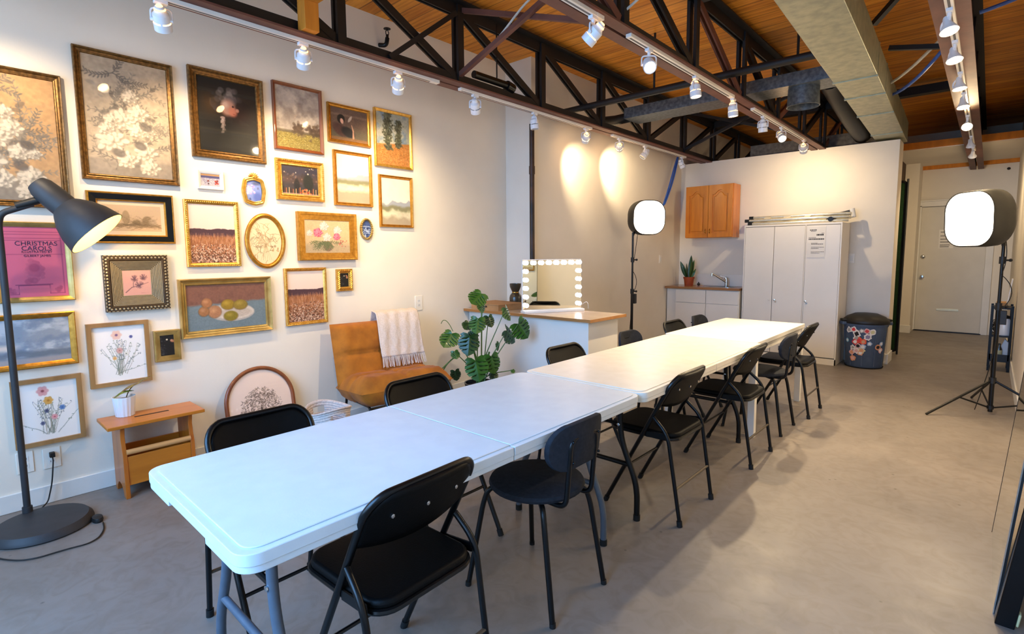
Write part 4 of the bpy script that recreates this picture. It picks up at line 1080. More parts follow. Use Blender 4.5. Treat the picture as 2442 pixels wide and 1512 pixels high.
# ---------------------------------------------------------------- tables
def folding_table(y0, x0, label, L=1.83, Wd=.765):
    xc, yc = x0 + Wd / 2, y0 + L / 2
    t = thing('folding_table', (xc, yc, 0), label, 'table', group='white folding tables in the long row')
    h, w, r = L / 2, Wd / 2, .055
    for s in (-1, 1):
        def half(ins, rr, yi):
            o = [(-w + ins, yi)] if True else []
            poly = [(-w + ins, s * yi)]
            c = [(-w + ins + rr, s * (h - ins - rr), 180 if s > 0 else 180, -1), (w - ins - rr, s * (h - ins - rr), 90 if s > 0 else 270, 1)]
            if s > 0:
                for k in range(8): a = math.radians(180 - 90 * k / 7); poly.append((-w + ins + rr + rr * math.cos(a), h - ins - rr + rr * math.sin(a)))
                for k in range(8): a = math.radians(90 - 90 * k / 7); poly.append((w - ins - rr + rr * math.cos(a), h - ins - rr + rr * math.sin(a)))
            else:
                for k in range(8): a = math.radians(180 + 90 * k / 7); poly.append((-w + ins + rr + rr * math.cos(a), -h + ins + rr + rr * math.sin(a)))
                for k in range(8): a = math.radians(270 + 90 * k / 7); poly.append((w - ins - rr + rr * math.cos(a), -h + ins + rr + rr * math.sin(a)))
            poly.append((w - ins, s * yi))
            return poly[::-1] if s > 0 else poly
        b = MB()
        b.prism(half(0, r, .0025), .700, .731)
        b.prism(half(.022, r * .8, .0025), .731, .735)
        # skirt below the rim, with the carrying notch in the end
        o_ = half(.002, r, .0025); i_ = half(.020, r * .8, .0025)
        if s > 0: o_ = o_[::-1]; i_ = i_[::-1]
        def strip(oo, ii):
            n = len(oo); vv = [V(x, y, .7005) for x, y in oo] + [V(x, y, .682) for x, y in oo] + [V(x, y, .682) for x, y in ii] + [V(x, y, .7005) for x, y in ii]
            ff = [(0, n, 2 * n, 3 * n), (n - 1, 4 * n - 1, 3 * n - 1, 2 * n - 1)]
            for k in range(n - 1):
                for q in range(3): ff.append((q * n + k, q * n + k + 1, (q + 1) * n + k + 1, (q + 1) * n + k))
            if s > 0: ff = [f_[::-1] for f_ in ff]
            b.add(vv, ff)
        e0 = [(-.15, s * (h - .002))]; e1 = [(.15, s * (h - .002))]; f0 = [(-.15, s * (h - .020))]; f1 = [(.15, s * (h - .020))]
        strip(o_[:9] + e0, i_[:9] + f0); strip(e1 + o_[9:], f1 + i_[9:])
        b.build('tabletop', M['plastic_white' if y0 < 1 else 'plastic_aged'], t, bevel=.005, seg=3, label='white plastic half of the tabletop')
    g = M['grey_metal'] if y0 < 1 else M['black_metal']
    for s in (-1, 1):
        yy = s * (h - .155)
        for q in (-1, 1):
            p = fillet([(q * .165, yy, .695), (q * .165, yy, .43), (q * .272, yy + s * .0, .19), (q * .272, yy, .02)], .10, 6)
            l = MB().tube(p, .0155, 12).build('leg', g, t)
            MB().tube([(q * .272, yy, .0), (q * .272, yy, .03)], .018, 12).build('foot_cap', M['rubber_foot'], l)
            for zz in (.675, .50): MB().lathe([(.009, 0), (.009, .004), (.0, .006)], 8, M=Matrix.Translation((q * .165 + .0, yy - .0155, zz)) @ Matrix.Rotation(PI / 2, 4, 'X'), cap0=False).build('bolt', M['chrome'], l)
        MB().tube([(-.225, yy, .29), (.225, yy, .29)], .0125, 10).build('crossbar', g, t)
        MB().tube([(-.2, yy, .680), (.2, yy, .680)], .014, 10).build('hinge_bar', g, t)
        MB().tube([(-.08, yy, .50), (0, yy - s * .36, .685)], .009, 8).tube([(.08, yy, .50), (0, yy - s * .36, .685)], .009, 8).tube([(-.155, yy, .50), (.155, yy, .50)], .009, 8).build('lock_brace', M['black_metal'], t)
    ra = MB()
    for q in (-1, 1): ra.box(q * .20 - .012, q * .20 + .012, -h + .14, h - .14, .684, .699)
    ra.build('rail', M['black_metal'], t)
    return t
folding_table(.415, 1.980, 'white plastic folding table nearest the camera, brightly lit bluish')
folding_table(2.255, 1.983, 'second white folding table, in the middle of the row with scuff marks')
t = thing('desk_table', (2.33, 4.775, 0), 'white square-legged desk at the far end of the row near the cabinet', 'table')
MB().box(-.365, .365, -.68, .68, .700, .735).build('tabletop', M['desk'], t, bevel=.003)
MB().box(-.345, .345, -.66, .66, .645, .700).build('apron', M['desk'], t)
for sx in (-1, 1):
    for sy in (-1, 1):
        MB().box(sx * .335 - .025, sx * .335 + .025, sy * .65 - .025, sy * .65 + .025, 0, .70).build('leg', M['desk'], t, bevel=.002)

# ---------------------------------------------------------------- chairs (local: +x towards the table)
def make_folding_chair():
    t = thing('folding_chair', (0, 0, 0), 'x', 'chair')
    hw = .2
    top = V(-.175, 0, .775); foot = V(.222, 0, .012)
    def main(q): return top.lerp(foot, q)
    # main inverted-U frame
    pts = [V(foot.x, -hw, foot.z), V(main(.28).x, -hw, main(.28).z)]
    for k in range(9):
        a = PI / 2 * k / 8; z = .70 + .075 * math.sin(a); y = -hw + .07 * (1 - math.cos(a)); q = (top.z - z) / (top.z - foot.z)
        pts.append(V(main(q).x - .012 * (1 - (y / hw) ** 2), y, z))
    pts = pts + [V(p.x, -p.y, p.z) for p in pts[::-1]]
    MB().tube(pts, .0115, 10).build('main_frame', M['black_metal'], t)
    # back panel, curved, with rounded top and bellied lower edge
    def bp(u, v):
        y = (u - .5) * 2; e = abs(y)
        zt = .774 - .075 * max(0, (e - .62) / .38) ** 2.2; zb = .615 - .03 * (1 - e ** 2)
        z = zb + (zt - zb) * v; q = (top.z - z) / (top.z - foot.z)
        return V(main(q).x - .030 * (1 - e ** 2) , y * hw * .99, z)
    MB().grid(bp, 20, 8).build('backrest', M['black_vinyl'], t, thick=.016, off=0, sharp=0)
    for y in (-.12, 0, .12):
        p = bp(.5 + y / hw / 2, .55)
        MB().lathe([(.0065, -.004), (.0065, .003), (.0, .004)], 6, M=Matrix.Translation(p + V(-.011, 0, 0)) @ Matrix.Rotation(-PI / 2, 4, 'Y'), cap0=False).build('rivet', M['chrome'], t)
    # padded seat
    sp = []
    for x, y in rrect(.40, .375, .07, 6): sp.append((x + .02, y * (1.0 + .0 * x)))
    s = MB().prism(sp, .438, .470)
    s.build('seat', M['black_vinyl'], t, bevel=.013, seg=3)
    rim = MB().tube([V(x * 1.0, y * 1.005, .437) for x, y in sp], .009, 8, closed=True)
    rim.build('seat_rim', M['black_metal'], t)
    # rear legs: pivot on the main frame, run behind the seat to the floor
    for s_ in (-1, 1):
        pv = main(.30); yy = s_ * (hw - .003 + .016)
        p = [V(pv.x - .008, s_ * (hw + .005), pv.z), V(-.150, yy, .47), V(-.222, s_ * (hw + .006), .012)]
        l = MB().tube(fillet(p, .12, 6), .0105, 10).build('rear_leg', M['black_metal'], t)
        MB().tube([V(-.219, s_ * (hw + .006), .03), V(-.2225, s_ * (hw + .006), 0)], .0145, 10).build('foot_cap', M['rubber_foot'], l)
        MB().tube([V(foot.x - .01, s_ * hw, .03), V(foot.x + .003, s_ * hw, 0)], .0145, 10).build('foot_cap', M['rubber_foot'], t)
    q = .72; f = main(q)
    MB().tube([V(f.x, -hw, f.z), V(f.x, hw, f.z)], .007, 8).build('stretcher', M['black_metal'], t)
    MB().tube([V(-.196, -hw - .005, .19), V(-.196, hw + .005, .19)], .007, 8).build('stretcher', M['steel_bar'] if 'steel_bar' in M else M['black_metal'], t)
    for s_ in (-1, 1): MB().bar((-.145, s_ * (hw + .0), .455), (-.02, s_ * (hw - .004), .445), .006, .03).build('seat_bracket', M['black_metal'], t)
    return t
def make_cafe_chair():
    t = thing('cafe_chair', (0, 0, 0), 'x', 'chair')
    MB().lathe([(.0, .437), (.175, .437), (.196, .443), (.202, .455), (.196, .467), (.175, .474), (.0, .478)], 40, sx=1.0, sy=1.0, cap0=False, cap1=False).build('seat', M['black_fabric'], t)
    for s_ in (-1, 1):
        for f, fx, fy in ((1, .205, .212), (-1, -.222, .178)):
            p = [V(f * .06, s_ * .07, .43), V(f * .145, s_ * .140, .43), V(f * .165, s_ * .155, .36), V(fx, s_ * fy, .0)]
            l = MB().tube(fillet(p, .06, 6), .0115, 10).build('leg', M['black_metal'], t)
            MB().tube([V(fx * .995, s_ * fy * .995, .018), V(fx, s_ * fy, 0)], .0128, 10).build('foot_cap', M['rubber_foot'], l)
    # back support loop
    lp = fillet([V(-.06, -.085, .432), V(-.215, -.085, .432), V(-.238, -.085, .71), V(-.238, .085, .71), V(-.215, .085, .432), V(-.06, .085, .432)], .045, 6)
    MB().tube(lp, .0105, 10).build('back_support', M['black_metal'], t)
    poly = rrect(.355, .185, .088, 9)
    g = MB(); N = len(poly)
    def P(a, b, off):
        return V(-.222 - .020 * (1 - (a / .18) ** 2) * 1.0 + .03 * (a / .18) ** 2 - (b * .08) + off, a, .675 + b)
    fr = [P(a, b, .014) for a, b in poly]; bk = [P(a, b, -.008) for a, b in poly]
    fi = [P(a * .5, b * .5, .014) for a, b in poly]; bi = [P(a * .5, b * .5, -.008) for a, b in poly]
    vs = fr + bk + fi + bi + [P(0, 0, .014), P(0, 0, -.008)]
    fs = []
    for k in range(N):
        j = (k + 1) % N
        fs += [(k, N + k, N + j, j), (k, j, 2 * N + j, 2 * N + k), (N + j, N + k, 3 * N + k, 3 * N + j), (2 * N + k, 2 * N + j, 4 * N), (3 * N + j, 3 * N + k, 4 * N + 1)]
    g.add(vs, fs, True); g.build('backrest', M['black_fabric'], t, bevel=.004)
    for z in (.62, .70):
        for y in (-.085, .085): MB().sphere((-.250, y, z), .006, 8, 5).build('screw', M['black_metal'], t)
    return t
M['steel_bar'] = mat('worn_steel_bar', '6b6256', .35, metal=.7, scale=20)
fc = make_folding_chair(); cc = make_cafe_chair()
used = set()
def chair(src, x, y, rz, label, group):
    o = src if src.name not in used else copy_tree(src)
    used.add(src.name)
    o.location = (x, y, 0); o.rotation_euler = (0, 0, rz); o['label'] = label; o['group'] = group
    return o
GR, GL = 'chairs along the right side of the tables', 'chairs along the wall side of the tables'
chair(fc, 2.603, .915, PI + .03, 'nearest black folding chair, its back with three rivets facing the camera', GR)
chair(cc, 2.577, 1.655, PI, 'round-seated charcoal cafe chair nearest the camera', GR)
chair(fc, 2.616, 2.698, PI, 'black folding chair on the right side beside the second table near end', GR)
chair(fc, 2.648, 3.695, PI, 'black folding chair on the right side, just before the white desk leg', GR)
chair(cc, 2.615, 4.445, PI, 'round-seated cafe chair on the right side by the white desk', GR)
chair(fc, 2.665, 5.085, PI, 'farthest black folding chair on the right side, by the tall cabinet', GR)
chair(fc, 1.975, .845, .0, 'black folding chair on the wall side nearest the camera, before the arched picture', GL)
chair(fc, 1.980, 1.625, .0, 'black folding chair on the wall side in front of the mustard chair', GL)
chair(fc, 1.985, 2.87, .0, 'shiny black folding chair on the wall side in front of the vanity counter', GL)
chair(cc, 1.99, 3.82, .0, 'grey-backed cafe chair on the wall side under the left softbox', GL)
chair(fc, 1.98, 4.56, .0, 'black folding chair on the wall side at the near corner of the desk', GL)
chair(cc, 1.99, 5.22, .0, 'grey-backed cafe chair on the wall side at the far corner of the desk', GL)
# ---------------------------------------------------------------- floor lamp
t = thing('floor_lamp', (.182, .262, 0), 'black arc-headed floor lamp with a lit conical shade at the left edge', 'floor lamp')
MB().lathe([(.0, 0), (.205, 0), (.213, .008), (.208, .024), (.19, .043), (.10, .047), (.0, .047)], 44, M=Matrix.Translation((.175, .04, 0)), cap0=False, cap1=False).build('base', M['lamp_black'], t)
MB().tube(fillet([(0, 0, .04), (0, 0, 1.575), (.02, .01, 1.63), (.04, .135, 1.685)], .07, 7), .0155, 14).build('pole', M['lamp_black'], t)
MB().tube([(0, 0, .045), (0, 0, .075)], .022, 14).build('collar', M['lamp_black'], t)
# shade: axis points down and away from the wall side
p0 = onx(.24, 108, 455) - V(.182, .262, 0); p1 = onx(.33, 233, 557) - V(.182, .262, 0)
ax = (p1 - p0).normalized(); Ls = (p1 - p0).length
Rm = Matrix.Translation(p0) @ ax.to_track_quat('Z', 'Y').to_matrix().to_4x4()
k = Ls
MB().lathe([(.0, -.055), (.045, -.05), (.058, -.02), (.064, .05), (.064, k * .36), (.080, k * .42), (.110, k * .56), (.136, k * .76), (.153, k), (.149, k)], 40, M=Rm, cap0=False, cap1=False).build('shade', M['lamp_black'], t)
sh = [o for o in bpy.data.objects if o.parent == t and o.name.startswith('shade')][0]
MB().lathe([(.0, k * .40), (.074, k * .42), (.105, k * .56), (.131, k * .76), (.1485, k)], 40, M=Rm, cap0=False, cap1=False).build('shade_lining', M['shade_in'], sh)
MB().sphere(Rm @ V(0, 0, k * .72), .040, 14, 9).build('bulb', M['lamp_bulb'], sh)
ld = bpy.data.lights.new('lamp_glow', 'POINT'); ld.energy = 7; ld.color = lin('ffcf83'); ld.shadow_soft_size = .04
lo = bpy.data.objects.new('lamp_glow', ld); COL.objects.link(lo); lo.parent = t; lo.location = Rm @ V(0, 0, k * .86)
j = MB().tube([(.03, .07, 1.668), p0 + V(0, .02, -.03)], .02, 12)
j.tube([p0 + V(.035, .0, -.02) - ax * .03, p0 + V(.045, .02, -.03) + ax * .07], .018, 10)
j.build('joint', M['black_plastic'], t)
# its cord and foot switch on the floor
o = thing('lamp_cord', (0, 0, 0), 'black power cord of the floor lamp, from wall plug to floor switch', 'cord')
P = [(0, .398, .285), (.03, .40, .25), (.035, .385, .12), (.04, .36, .02), (.07, .33, .006), (.12, .31, .006)]
MB().tube(fillet([V(*p) for p in P], .04), .0035, 8).build('wall_lead', M['cable'], o)
Q = [onz(.006, x, y) for x, y in ((203, 1224), (215, 1228), (226, 1238))]
MB().tube(Q, .0035, 8).build('switch_lead', M['cable'], o)
Q = [onz(.005, x, y) for x, y in ((246, 1246), (249, 1262), (236, 1282), (212, 1296), (150, 1312), (92, 1330), (50, 1337), (10, 1335), (-30, 1325))]
MB().tube(fillet(Q, .05), .0035, 8).build('floor_lead', M['cable'], o)
MB().box(-.0, .03, -.012, .012, -.014, .014).build('plug', M['black_plastic'], o, bevel=.003, loc=(.009, .398, .282))
sw = MB().lathe([(.0, 0), (.03, 0), (.034, .01), (.03, .024), (.0, .028)], 20, sx=1.25, sy=.75, cap0=False, cap1=False)
sw.build('foot_switch', M['black_plastic'], o, loc=onz(0, 233, 1242))

# ---------------------------------------------------------------- pine bench with magazine trough
t = thing('wooden_bench', (.165, .86, 0), 'small amber pine bench with a magazine trough against the gallery wall', 'bench')
tp = MB().box(-.135, .145, -.25, .25, .423, .443)
tp.build('bench_top', M['pine'], t, bevel=.003)
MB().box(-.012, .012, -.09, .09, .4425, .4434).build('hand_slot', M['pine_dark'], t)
def side(y0, y1):
    poly = [(-.115, 0), (-.075, 0), (-.06, .035), (-.03, .062), (.0, .068), (.04, .062), (.075, .035), (.09, 0), (.135, 0), (.135, .02), (.128, .25), (.11, .30), (.10, .36), (.115, .423), (-.115, .423)]
    return MB().prism(poly, y0, y1, M=Matrix(((1, 0, 0, 0), (0, 0, 1, 0), (0, 1, 0, 0), (0, 0, 0, 1))))
for y in (-.175, .175): side(y - .011, y + .011).build('side_panel', M['pine_z'], t, bevel=.002)
MB().box(.110, .126, -.164, .164, .075, .245).build('front_panel', M['pine'], t, bevel=.002)
MB().box(-.112, -.098, -.164, .164, .075, .262).build('back_panel', M['pine'], t, bevel=.002)
MB().box(-.098, .110, -.164, .164, .075, .088).build('trough_floor', M['pine'], t)
MB().tube([(.118, -.166, .272), (.118, .166, .272)], .016, 14).build('dowel', M['pine_rod'], t)
# potted plant on the bench
pc = onz(.445, 299, 990)
t = thing('potted_plant', (pc.x, pc.y, .444), 'small fluted white pot with a drooping patterned leaf on the bench', 'plant')
pt = MB(); vs = []
for i, (r, z) in enumerate([(.0, 0), (.045, 0), (.047, .004), (.056, .10), (.0585, .118), (.054, .118), (.050, .10), (.0, .098)]):
    pass
def fl(prof, n=64, am=.0016):
    m = MB(); N = len(prof)
    vv = [V((r + (am * math.cos(16 * 2 * PI * k / n) if 0 < i_ < 4 else 0)) * math.cos(2 * PI * k / n), (r + (am * math.cos(16 * 2 * PI * k / n) if 0 < i_ < 4 else 0)) * math.sin(2 * PI * k / n), z) for i_, (r, z) in enumerate(prof) for k in range(n)]
    return m.add(vv, [(i * n + k, i * n + (k + 1) % n, (i + 1) * n + (k + 1) % n, (i + 1) * n + k) for i in range(N - 1) for k in range(n)], True)
fl([(.001, 0), (.046, 0), (.048, .005), (.0575, .105), (.0595, .12), (.056, .12), (.053, .10)]).build('pot', M['ceramic_white'], t)
MB().lathe([(.0, .103), (.054, .10)], 24, cap0=False, cap1=False).build('soil', M['soil'], t)
def leaf(mb, base, tip, width, droop=.02, n=8, up=V(0, 0, 1), curl=.25):
    base = Vector(base); tip = Vector(tip); d = tip - base; L = d.length
    sd = d.cross(up); sd = sd.normalized() if sd.length > 1e-5 else V(1, 0, 0); nn = sd.cross(d).normalized()
    def f(u, v):
        w = width * math.sin(PI * min(1, .04 + v * .96)) ** .7 * (1 - .35 * v)
        q = (u - .5) * 2
        return base + d * v + sd * (w * q) - nn * (abs(q) * w * curl) + nn * droop * math.sin(PI * v)
    return mb.grid(f, 4, n)
s = MB().tube(bez((.0, .01, .10), (.0, .02, .15), (-.0, .05, .18), (.02, .07, .19), 8), .003, 6)
s.build('stem', M['leaf_brown'], t)
m = leaf(MB(), (.0, -.05, .118), (.03, .05, .150), .036, .02); m.build('leaf', M['leaf_yellow'], t, sharp=0)
m = leaf(MB(), (.0, -.01, .150), (.03, .09, .195), .042, .012); m.build('leaf', M['leaf_brown'], t, sharp=0)
m = leaf(MB(), (.02, .07, .19), (.02, .16, .225), .022, .01); m.build('leaf', M['leaf_brown'], t, sharp=0)

# ---------------------------------------------------------------- mustard lounge chair with throw
a0 = -.16
t = thing('lounge_chair', (.46, 2.42, 0), 'mustard suede armless lounge chair against the gallery wall', 'armchair', rz=a0)
# side profile in local x (front +x), z ; y across
def cushion(p, q, th, w, nrm, puff=.02, cuts=2):
    p = Vector((p[0], 0, p[1])); q = Vector((q[0], 0, q[1])); n = Vector((nrm[0], 0, nrm[1])).normalized()
    mb = MB()
    def f(s):
        def g(u, v):
            y = (u - .5) * w; b = p.lerp(q, v)
            e = min(1, min(u, 1 - u) * 9) ** .5 * min(1, min(v, 1 - v) * 9) ** .5
            seam = 1.0
            for c_ in range(1, cuts):
                seam = min(seam, min(1, abs(v - c_ / cuts) * 14) ** .6 * .75 + .25)
            seam = min(seam, min(1, abs(u - .5) * 16) ** .6 * .5 + .5) if s > 0 else seam
            wr = .004 * math.sin(u * 31 + v * 17) * math.sin(v * 23 - u * 9)
            return b + V(0, y, 0) + n * ((th / 2 + puff * seam + wr) * e * s)
        return g
    mb.grid(f(1), 28, 22); mb.grid(f(-1), 28, 22)
    # flip the back sheet
    k = len(mb.f) // 2
    for i in range(k, len(mb.f)): mb.f[i] = mb.f[i][::-1]
    return mb
cushion((-.16, .36), (-.30, .86), .11, .76, (1, .28), .042, 2).build('back_cushion', M['suede'], t, sharp=0)
cushion((-.22, .365), (.30, .415), .13, .76, (-.1, 1), .045, 2).build('seat_cushion', M['suede'], t, sharp=0)
f = MB()
for s_ in (-1, 1):
    f.tube(fillet([(.25, s_ * .30, .0), (.25, s_ * .30, .30), (-.22, s_ * .30, .28), (-.30, s_ * .30, .78)], .04), .010, 10)
    f.tube([(-.20, s_ * .30, .285), (-.27, s_ * .30, 0)], .010, 10)
f.tube([(.25, -.30, .285), (.25, .30, .285)], .010, 10).tube([(-.22, -.30, .28), (-.22, .30, .28)], .010, 10)
f.build('leg_frame', M['black_metal'], t)
# throw over the back, a thing of its own
t = thing('throw_blanket', (.46, 2.42, 0), 'cream knitted throw with fringe draped over the mustard chair back', 'blanket', rz=a0)
def tz(s):   # drape path over the back top, s 0..1 : behind -> over -> front
    path = [V(-.372, 0, .66), V(-.366, 0, .84), V(-.335, 0, .932), V(-.262, 0, .925), V(-.205, 0, .83), V(-.150, 0, .66), V(-.118, 0, .575)]
    q = s * (len(path) - 1); i = min(int(q), len(path) - 2); return path[i].lerp(path[i + 1], q - i)
nrm = V(.95, 0, .3)
def tf(u, v):
    p = tz(v); y = -.02 + u * .385 + .012 * math.sin(v * 5)
    h = .004 * math.sin(u * 26 + v * 6) + (.004 if (abs(((u * 3.2 + v * 4) % 1) - .5) < .06 or abs(((u * 3.2 - v * 4) % 1) - .5) < .06) else 0)
    return V(p.x, y, p.z) + (nrm * (h + .016) if v > .5 else V(-h, 0, h * .5 + .004))
MB().grid(tf, 48, 44).build('knit', M['knit'], t, thick=.008, off=0, sharp=0)
fr = MB()
for k in range(70):
    u = (k + .5) / 70; p = tf(u, 1.0); a = random.uniform(-.012, .012)
    fr.tube([p, p + V(.012, a * .5, -.035), p + V(.022 + random.uniform(0, .008), a, -.072 - random.uniform(0, .012))], .0022, 5)
fr.build('fringe', M['knit'], t)

# ---------------------------------------------------------------- rope basket
t = thing('rope_basket', (.66, 1.755, 0), 'white cotton rope basket with cut-out handle behind the near table', 'basket')
def bz(a): return .355 + .035 * abs(math.cos(a)) ** 2
pb = MB(); n = 40; rows = 22
def bf(u, v):
    a = 2 * PI * u; r = .115 + .032 * v + .0022 * math.cos(v * rows * 2 * PI)
    return V(r * math.cos(a) * 1.0, r * math.sin(a), .004 + v * bz(a))
vs = [bf(k / n, j / 88) for j in range(89) for k in range(n)]
fs = []
for j in range(88):
    for k in range(n):
        z = (j + .5) / 88; a = (k + .5) / n
        if .80 < z < .91 and (abs(a - .5) < .055 or a < .055 or a > .945): continue
        fs.append((j * n + k, j * n + (k + 1) % n, (j + 1) * n + (k + 1) % n, (j + 1) * n + k))
pb.add(vs, fs, True); pb.build('woven_side', M['rope'], t, thick=.006, sharp=0)
MB().lathe([(.0, .01), (.115, .01)], 24, cap0=False, cap1=False).build('bottom', M['rope'], t)
MB().tube([bf(k / n, 1.0) for k in range(n)], .006, 6, closed=True).build('rim', M['rope'], t)
o = MB().sphere((0, 0, .20), .10, 16, 8, (1, 1, .35)).build('basket_filling', M['wood_brown'], None, loc=(.66, 1.755, 0))
tag(o, 'brown bundle lying inside the white rope basket', 'bundle')

# ---------------------------------------------------------------- monstera in a dark pot
PC = V(.72, 3.14, 0)
t = thing('monstera_plant', PC, 'large monstera with split green leaves in a black pot beside the vanity', 'plant')
MB().lathe([(.0, 0), (.10, 0), (.105, .01), (.13, .27), (.137, .30), (.125, .30), (.12, .27), (.0, .262)], 32, cap0=False, cap1=False).build('pot', M['ceramic_black'], t)
MB().lathe([(.0, .275), (.122, .27)], 24, cap0=False, cap1=False).build('soil', M['soil'], t)
def mleaf(mb, stalk, tipdir, nrm, L, cuts=3, fold=.18):
    """heart-shaped split leaf; stalk point, direction of the tip, face normal"""
    d = Vector(tipdir).normalized(); n = Vector(nrm); n = (n - d * n.dot(d)).normalized(); s = d.cross(n)
    out = []
    def half(sg):
        pts = [(0.0, 0.0), (-.16, .16), (-.20, .34), (-.10, .50)]
        edge = []
        for k in range(cuts + 1):
            v0 = -.02 + (.95) * k / (cuts + 1); v1 = -.02 + .95 * (k + .72) / (cuts + 1)
            wv = lambda v: .56 * math.sin(PI * min(1, max(0, (v + .34) / 1.36))) ** .8
            edge += [(v0, wv(v0)), (v1, wv(v1))]
            if k < cuts: edge += [((v1 + .02), wv(v1) * .30)]
        return pts + edge + [(1.0, 0.0)]
    for sg in (-1, 1):
        h = half(sg); k0 = len(mb.v); vv = []
        for a, b in h:
            vv.append(stalk + d * (a * L) + s * (sg * b * L) + n * (fold * -b * b * L * 1.2 - .10 * a * a * L))
        mid = [stalk + d * (q * L * .98) + n * (-.10 * q * q * L) for q in (0, .12, .35, .6, .85)]
        allv = vv + mid; N = len(vv); fs = []
        for i in range(N - 1):
            q = max(0, (h[i][0] + h[i + 1][0]) / 2); m = N + min(4, [0, 1, 2, 3, 4][min(4, int(q * 4.99))])
            f_ = (i, i + 1, m); fs.append(f_ if sg < 0 else f_[::-1])
        # stitch along the midrib
        lastm = None
        for i in range(N - 1):
            q = max(0, (h[i][0] + h[i + 1][0]) / 2); m = N + min(4, int(q * 4.99))
            if lastm is not None and m != lastm:
                f_ = (i, m, lastm); fs.append(f_ if sg < 0 else f_[::-1])
            lastm = m
        mb.add(allv, fs, True)
    return mb
def pl(x, px, py): return onx(x, px, py) - PC
CW = V(.75, -.6, .25)
LV = [  # x-plane, stalk px, tip px, size, material, face tilt
    (.74, 1148, 700, 1115, 732, .125, 'leaf', CW + V(0, -.4, 0)), (.70, 1150, 722, 1152, 756, .075, 'leaf', CW + V(.5, .6, 0)),
    (.66, 1118, 770, 1104, 790, .07, 'leaf_dark', CW), (.78, 1140, 760, 1136, 790, .11, 'leaf', CW + V(0, 0, .6)),
    (.78, 1165, 755, 1172, 775, .08, 'leaf_dark', CW + V(0, .3, .4)),
    (.60, 1078, 795, 1052, 836, .125, 'leaf', CW + V(0, -.3, .2)), (.76, 1120, 802, 1116, 850, .135, 'leaf_dark', CW + V(.2, -.2, .1)),
    (.70, 1122, 808, 1130, 795, .07, 'leaf_dark', CW), (.84, 1206, 735, 1222, 768, .10, 'leaf', CW + V(0, .6, .5)),
    (.92, 1236, 772, 1258, 802, .145, 'leaf', CW + V(.1, -.1, .3)), (.88, 1208, 788, 1238, 822, .125, 'leaf_dark', CW + V(0, .2, .7)),
    (.86, 1172, 850, 1180, 888, .125, 'leaf', CW + V(0, .3, 0)), (.90, 1134, 860, 1142, 902, .145, 'leaf', CW + V(0, -.2, .4)),
    (.82, 1150, 870, 1112, 866, .10, 'leaf', CW + V(0, 0, 1)), (.80, 1165, 870, 1200, 862, .06, 'leaf', CW),
    (.66, 1084, 838, 1088, 850, .06, 'leaf', CW + V(0, 0, .5)), (.84, 1174, 890, 1180, 900, .06, 'leaf_dark', CW), (.70, 1190, 820, 1186, 842, .06, 'leaf', CW + V(0, 1, 0)),
    (.60, 1085, 885, 1092, 918, .07, 'leaf_dark', CW), (.95, 1222, 882, 1226, 890, .03, 'leaf', CW)]
for (x, sx, sy, tx, ty, L, mm, nr) in LV:
    st = pl(x, sx, sy); tp = pl(x + .03, tx, ty)
    mleaf(MB(), st, tp - st, nr, L * 1.22, cuts=4, fold=.5).build('leaf', M[mm], t, sharp=0)
    if L >= .06 and sy < 880 or L < .04:
        b0_ = V(random.uniform(-.03, .03), random.uniform(-.03, .03), .27)
        MB().tube(bez(b0_, b0_ * .6 + st * .2 + V(0, 0, .16), st * .75 + V(0, 0, .02) + b0_ * .2, st, 10), [.006 - .0003 * q for q in range(11)], 7).build('stem', M['stem'], t)
MB().tube(bez((0, 0, .26), (.02, .02, .38), (.03, .06, .48), (.04, .08, .56), 8), [.014, .014, .013, .012, .012, .011, .010, .009, .008], 9).build('main_stem', M['stem'], t)
vn = MB()
vn.tube(bez(pl(.62, 1095, 845), pl(.60, 1070, 860), pl(.58, 1055, 880), pl(.56, 1040, 893), 8), .005, 6)
vn.tube(bez(pl(.62, 1095, 845), pl(.60, 1062, 862), pl(.58, 1060, 885), pl(.56, 1050, 890), 8), .005, 6)
vn.tube(bez(pl(.60, 1080, 790), pl(.58, 1072, 770), pl(.56, 1058, 752), pl(.54, 1052, 772), 8), .003, 6)
vn.build('aerial_roots', M['stem'], t)
# ---------------------------------------------------------------- vanity counter, mirror and what stands on it
t = thing('vanity_counter', (.76, 3.92, 0), 'white vanity counter with a brown-edged top standing out from the wall pier', 'counter')
MB().box(-.755, .77, -.295, .28, .832, .858).build('counter_top', M['butcher_top'], t, bevel=.002)
MB().box(-.756, .773, -.2985, .2835, .832, .8575).build('edge_band', M['butcher_edge'], t)
MB().box(-.755, .705, -.225, .25, 0, .832).build('cabinet_body', M['white'], t, bevel=.002)
MB().box(-.75, .70, -.2265, -.2245, .0, .08).build('kickboard', M['white'], t)
ZC = .858
# hollywood mirror
pA = onz(ZC, 1246, 752); pB = onz(ZC, 1396, 743)
dm = (pB - pA); dm.z = 0
pA = V(.765, 3.655, ZC); pB = V(1.050, 4.190, ZC)
dm = (pB - pA).normalized(); wl = (pB - pA).length
rzm = math.atan2(dm.y, dm.x) - PI / 2           # local +y runs along the mirror, +x faces the room
t = thing('vanity_mirror', (pA + pB) / 2, 'lighted vanity mirror with a rim of white globe bulbs on the counter', 'mirror', rz=rzm)
hM = .475
MB().box(-.022, 0, -wl / 2, wl / 2, .02, hM + .02).build('backing', M['trimw'], t, bevel=.004)
MB().box(0, .003, -wl / 2 + .004, wl / 2 - .004, .028, hM + .014).build('glass', M['mirror'], t)
MB().box(-.05, .055, -wl / 2, wl / 2 + .01, 0, .024).build('base', M['trimw'], t, bevel=.004)
bm = .032
spots = [(-wl / 2 + bm + (wl - 2 * bm) * k / 7, hM + .02 - bm) for k in range(8)]
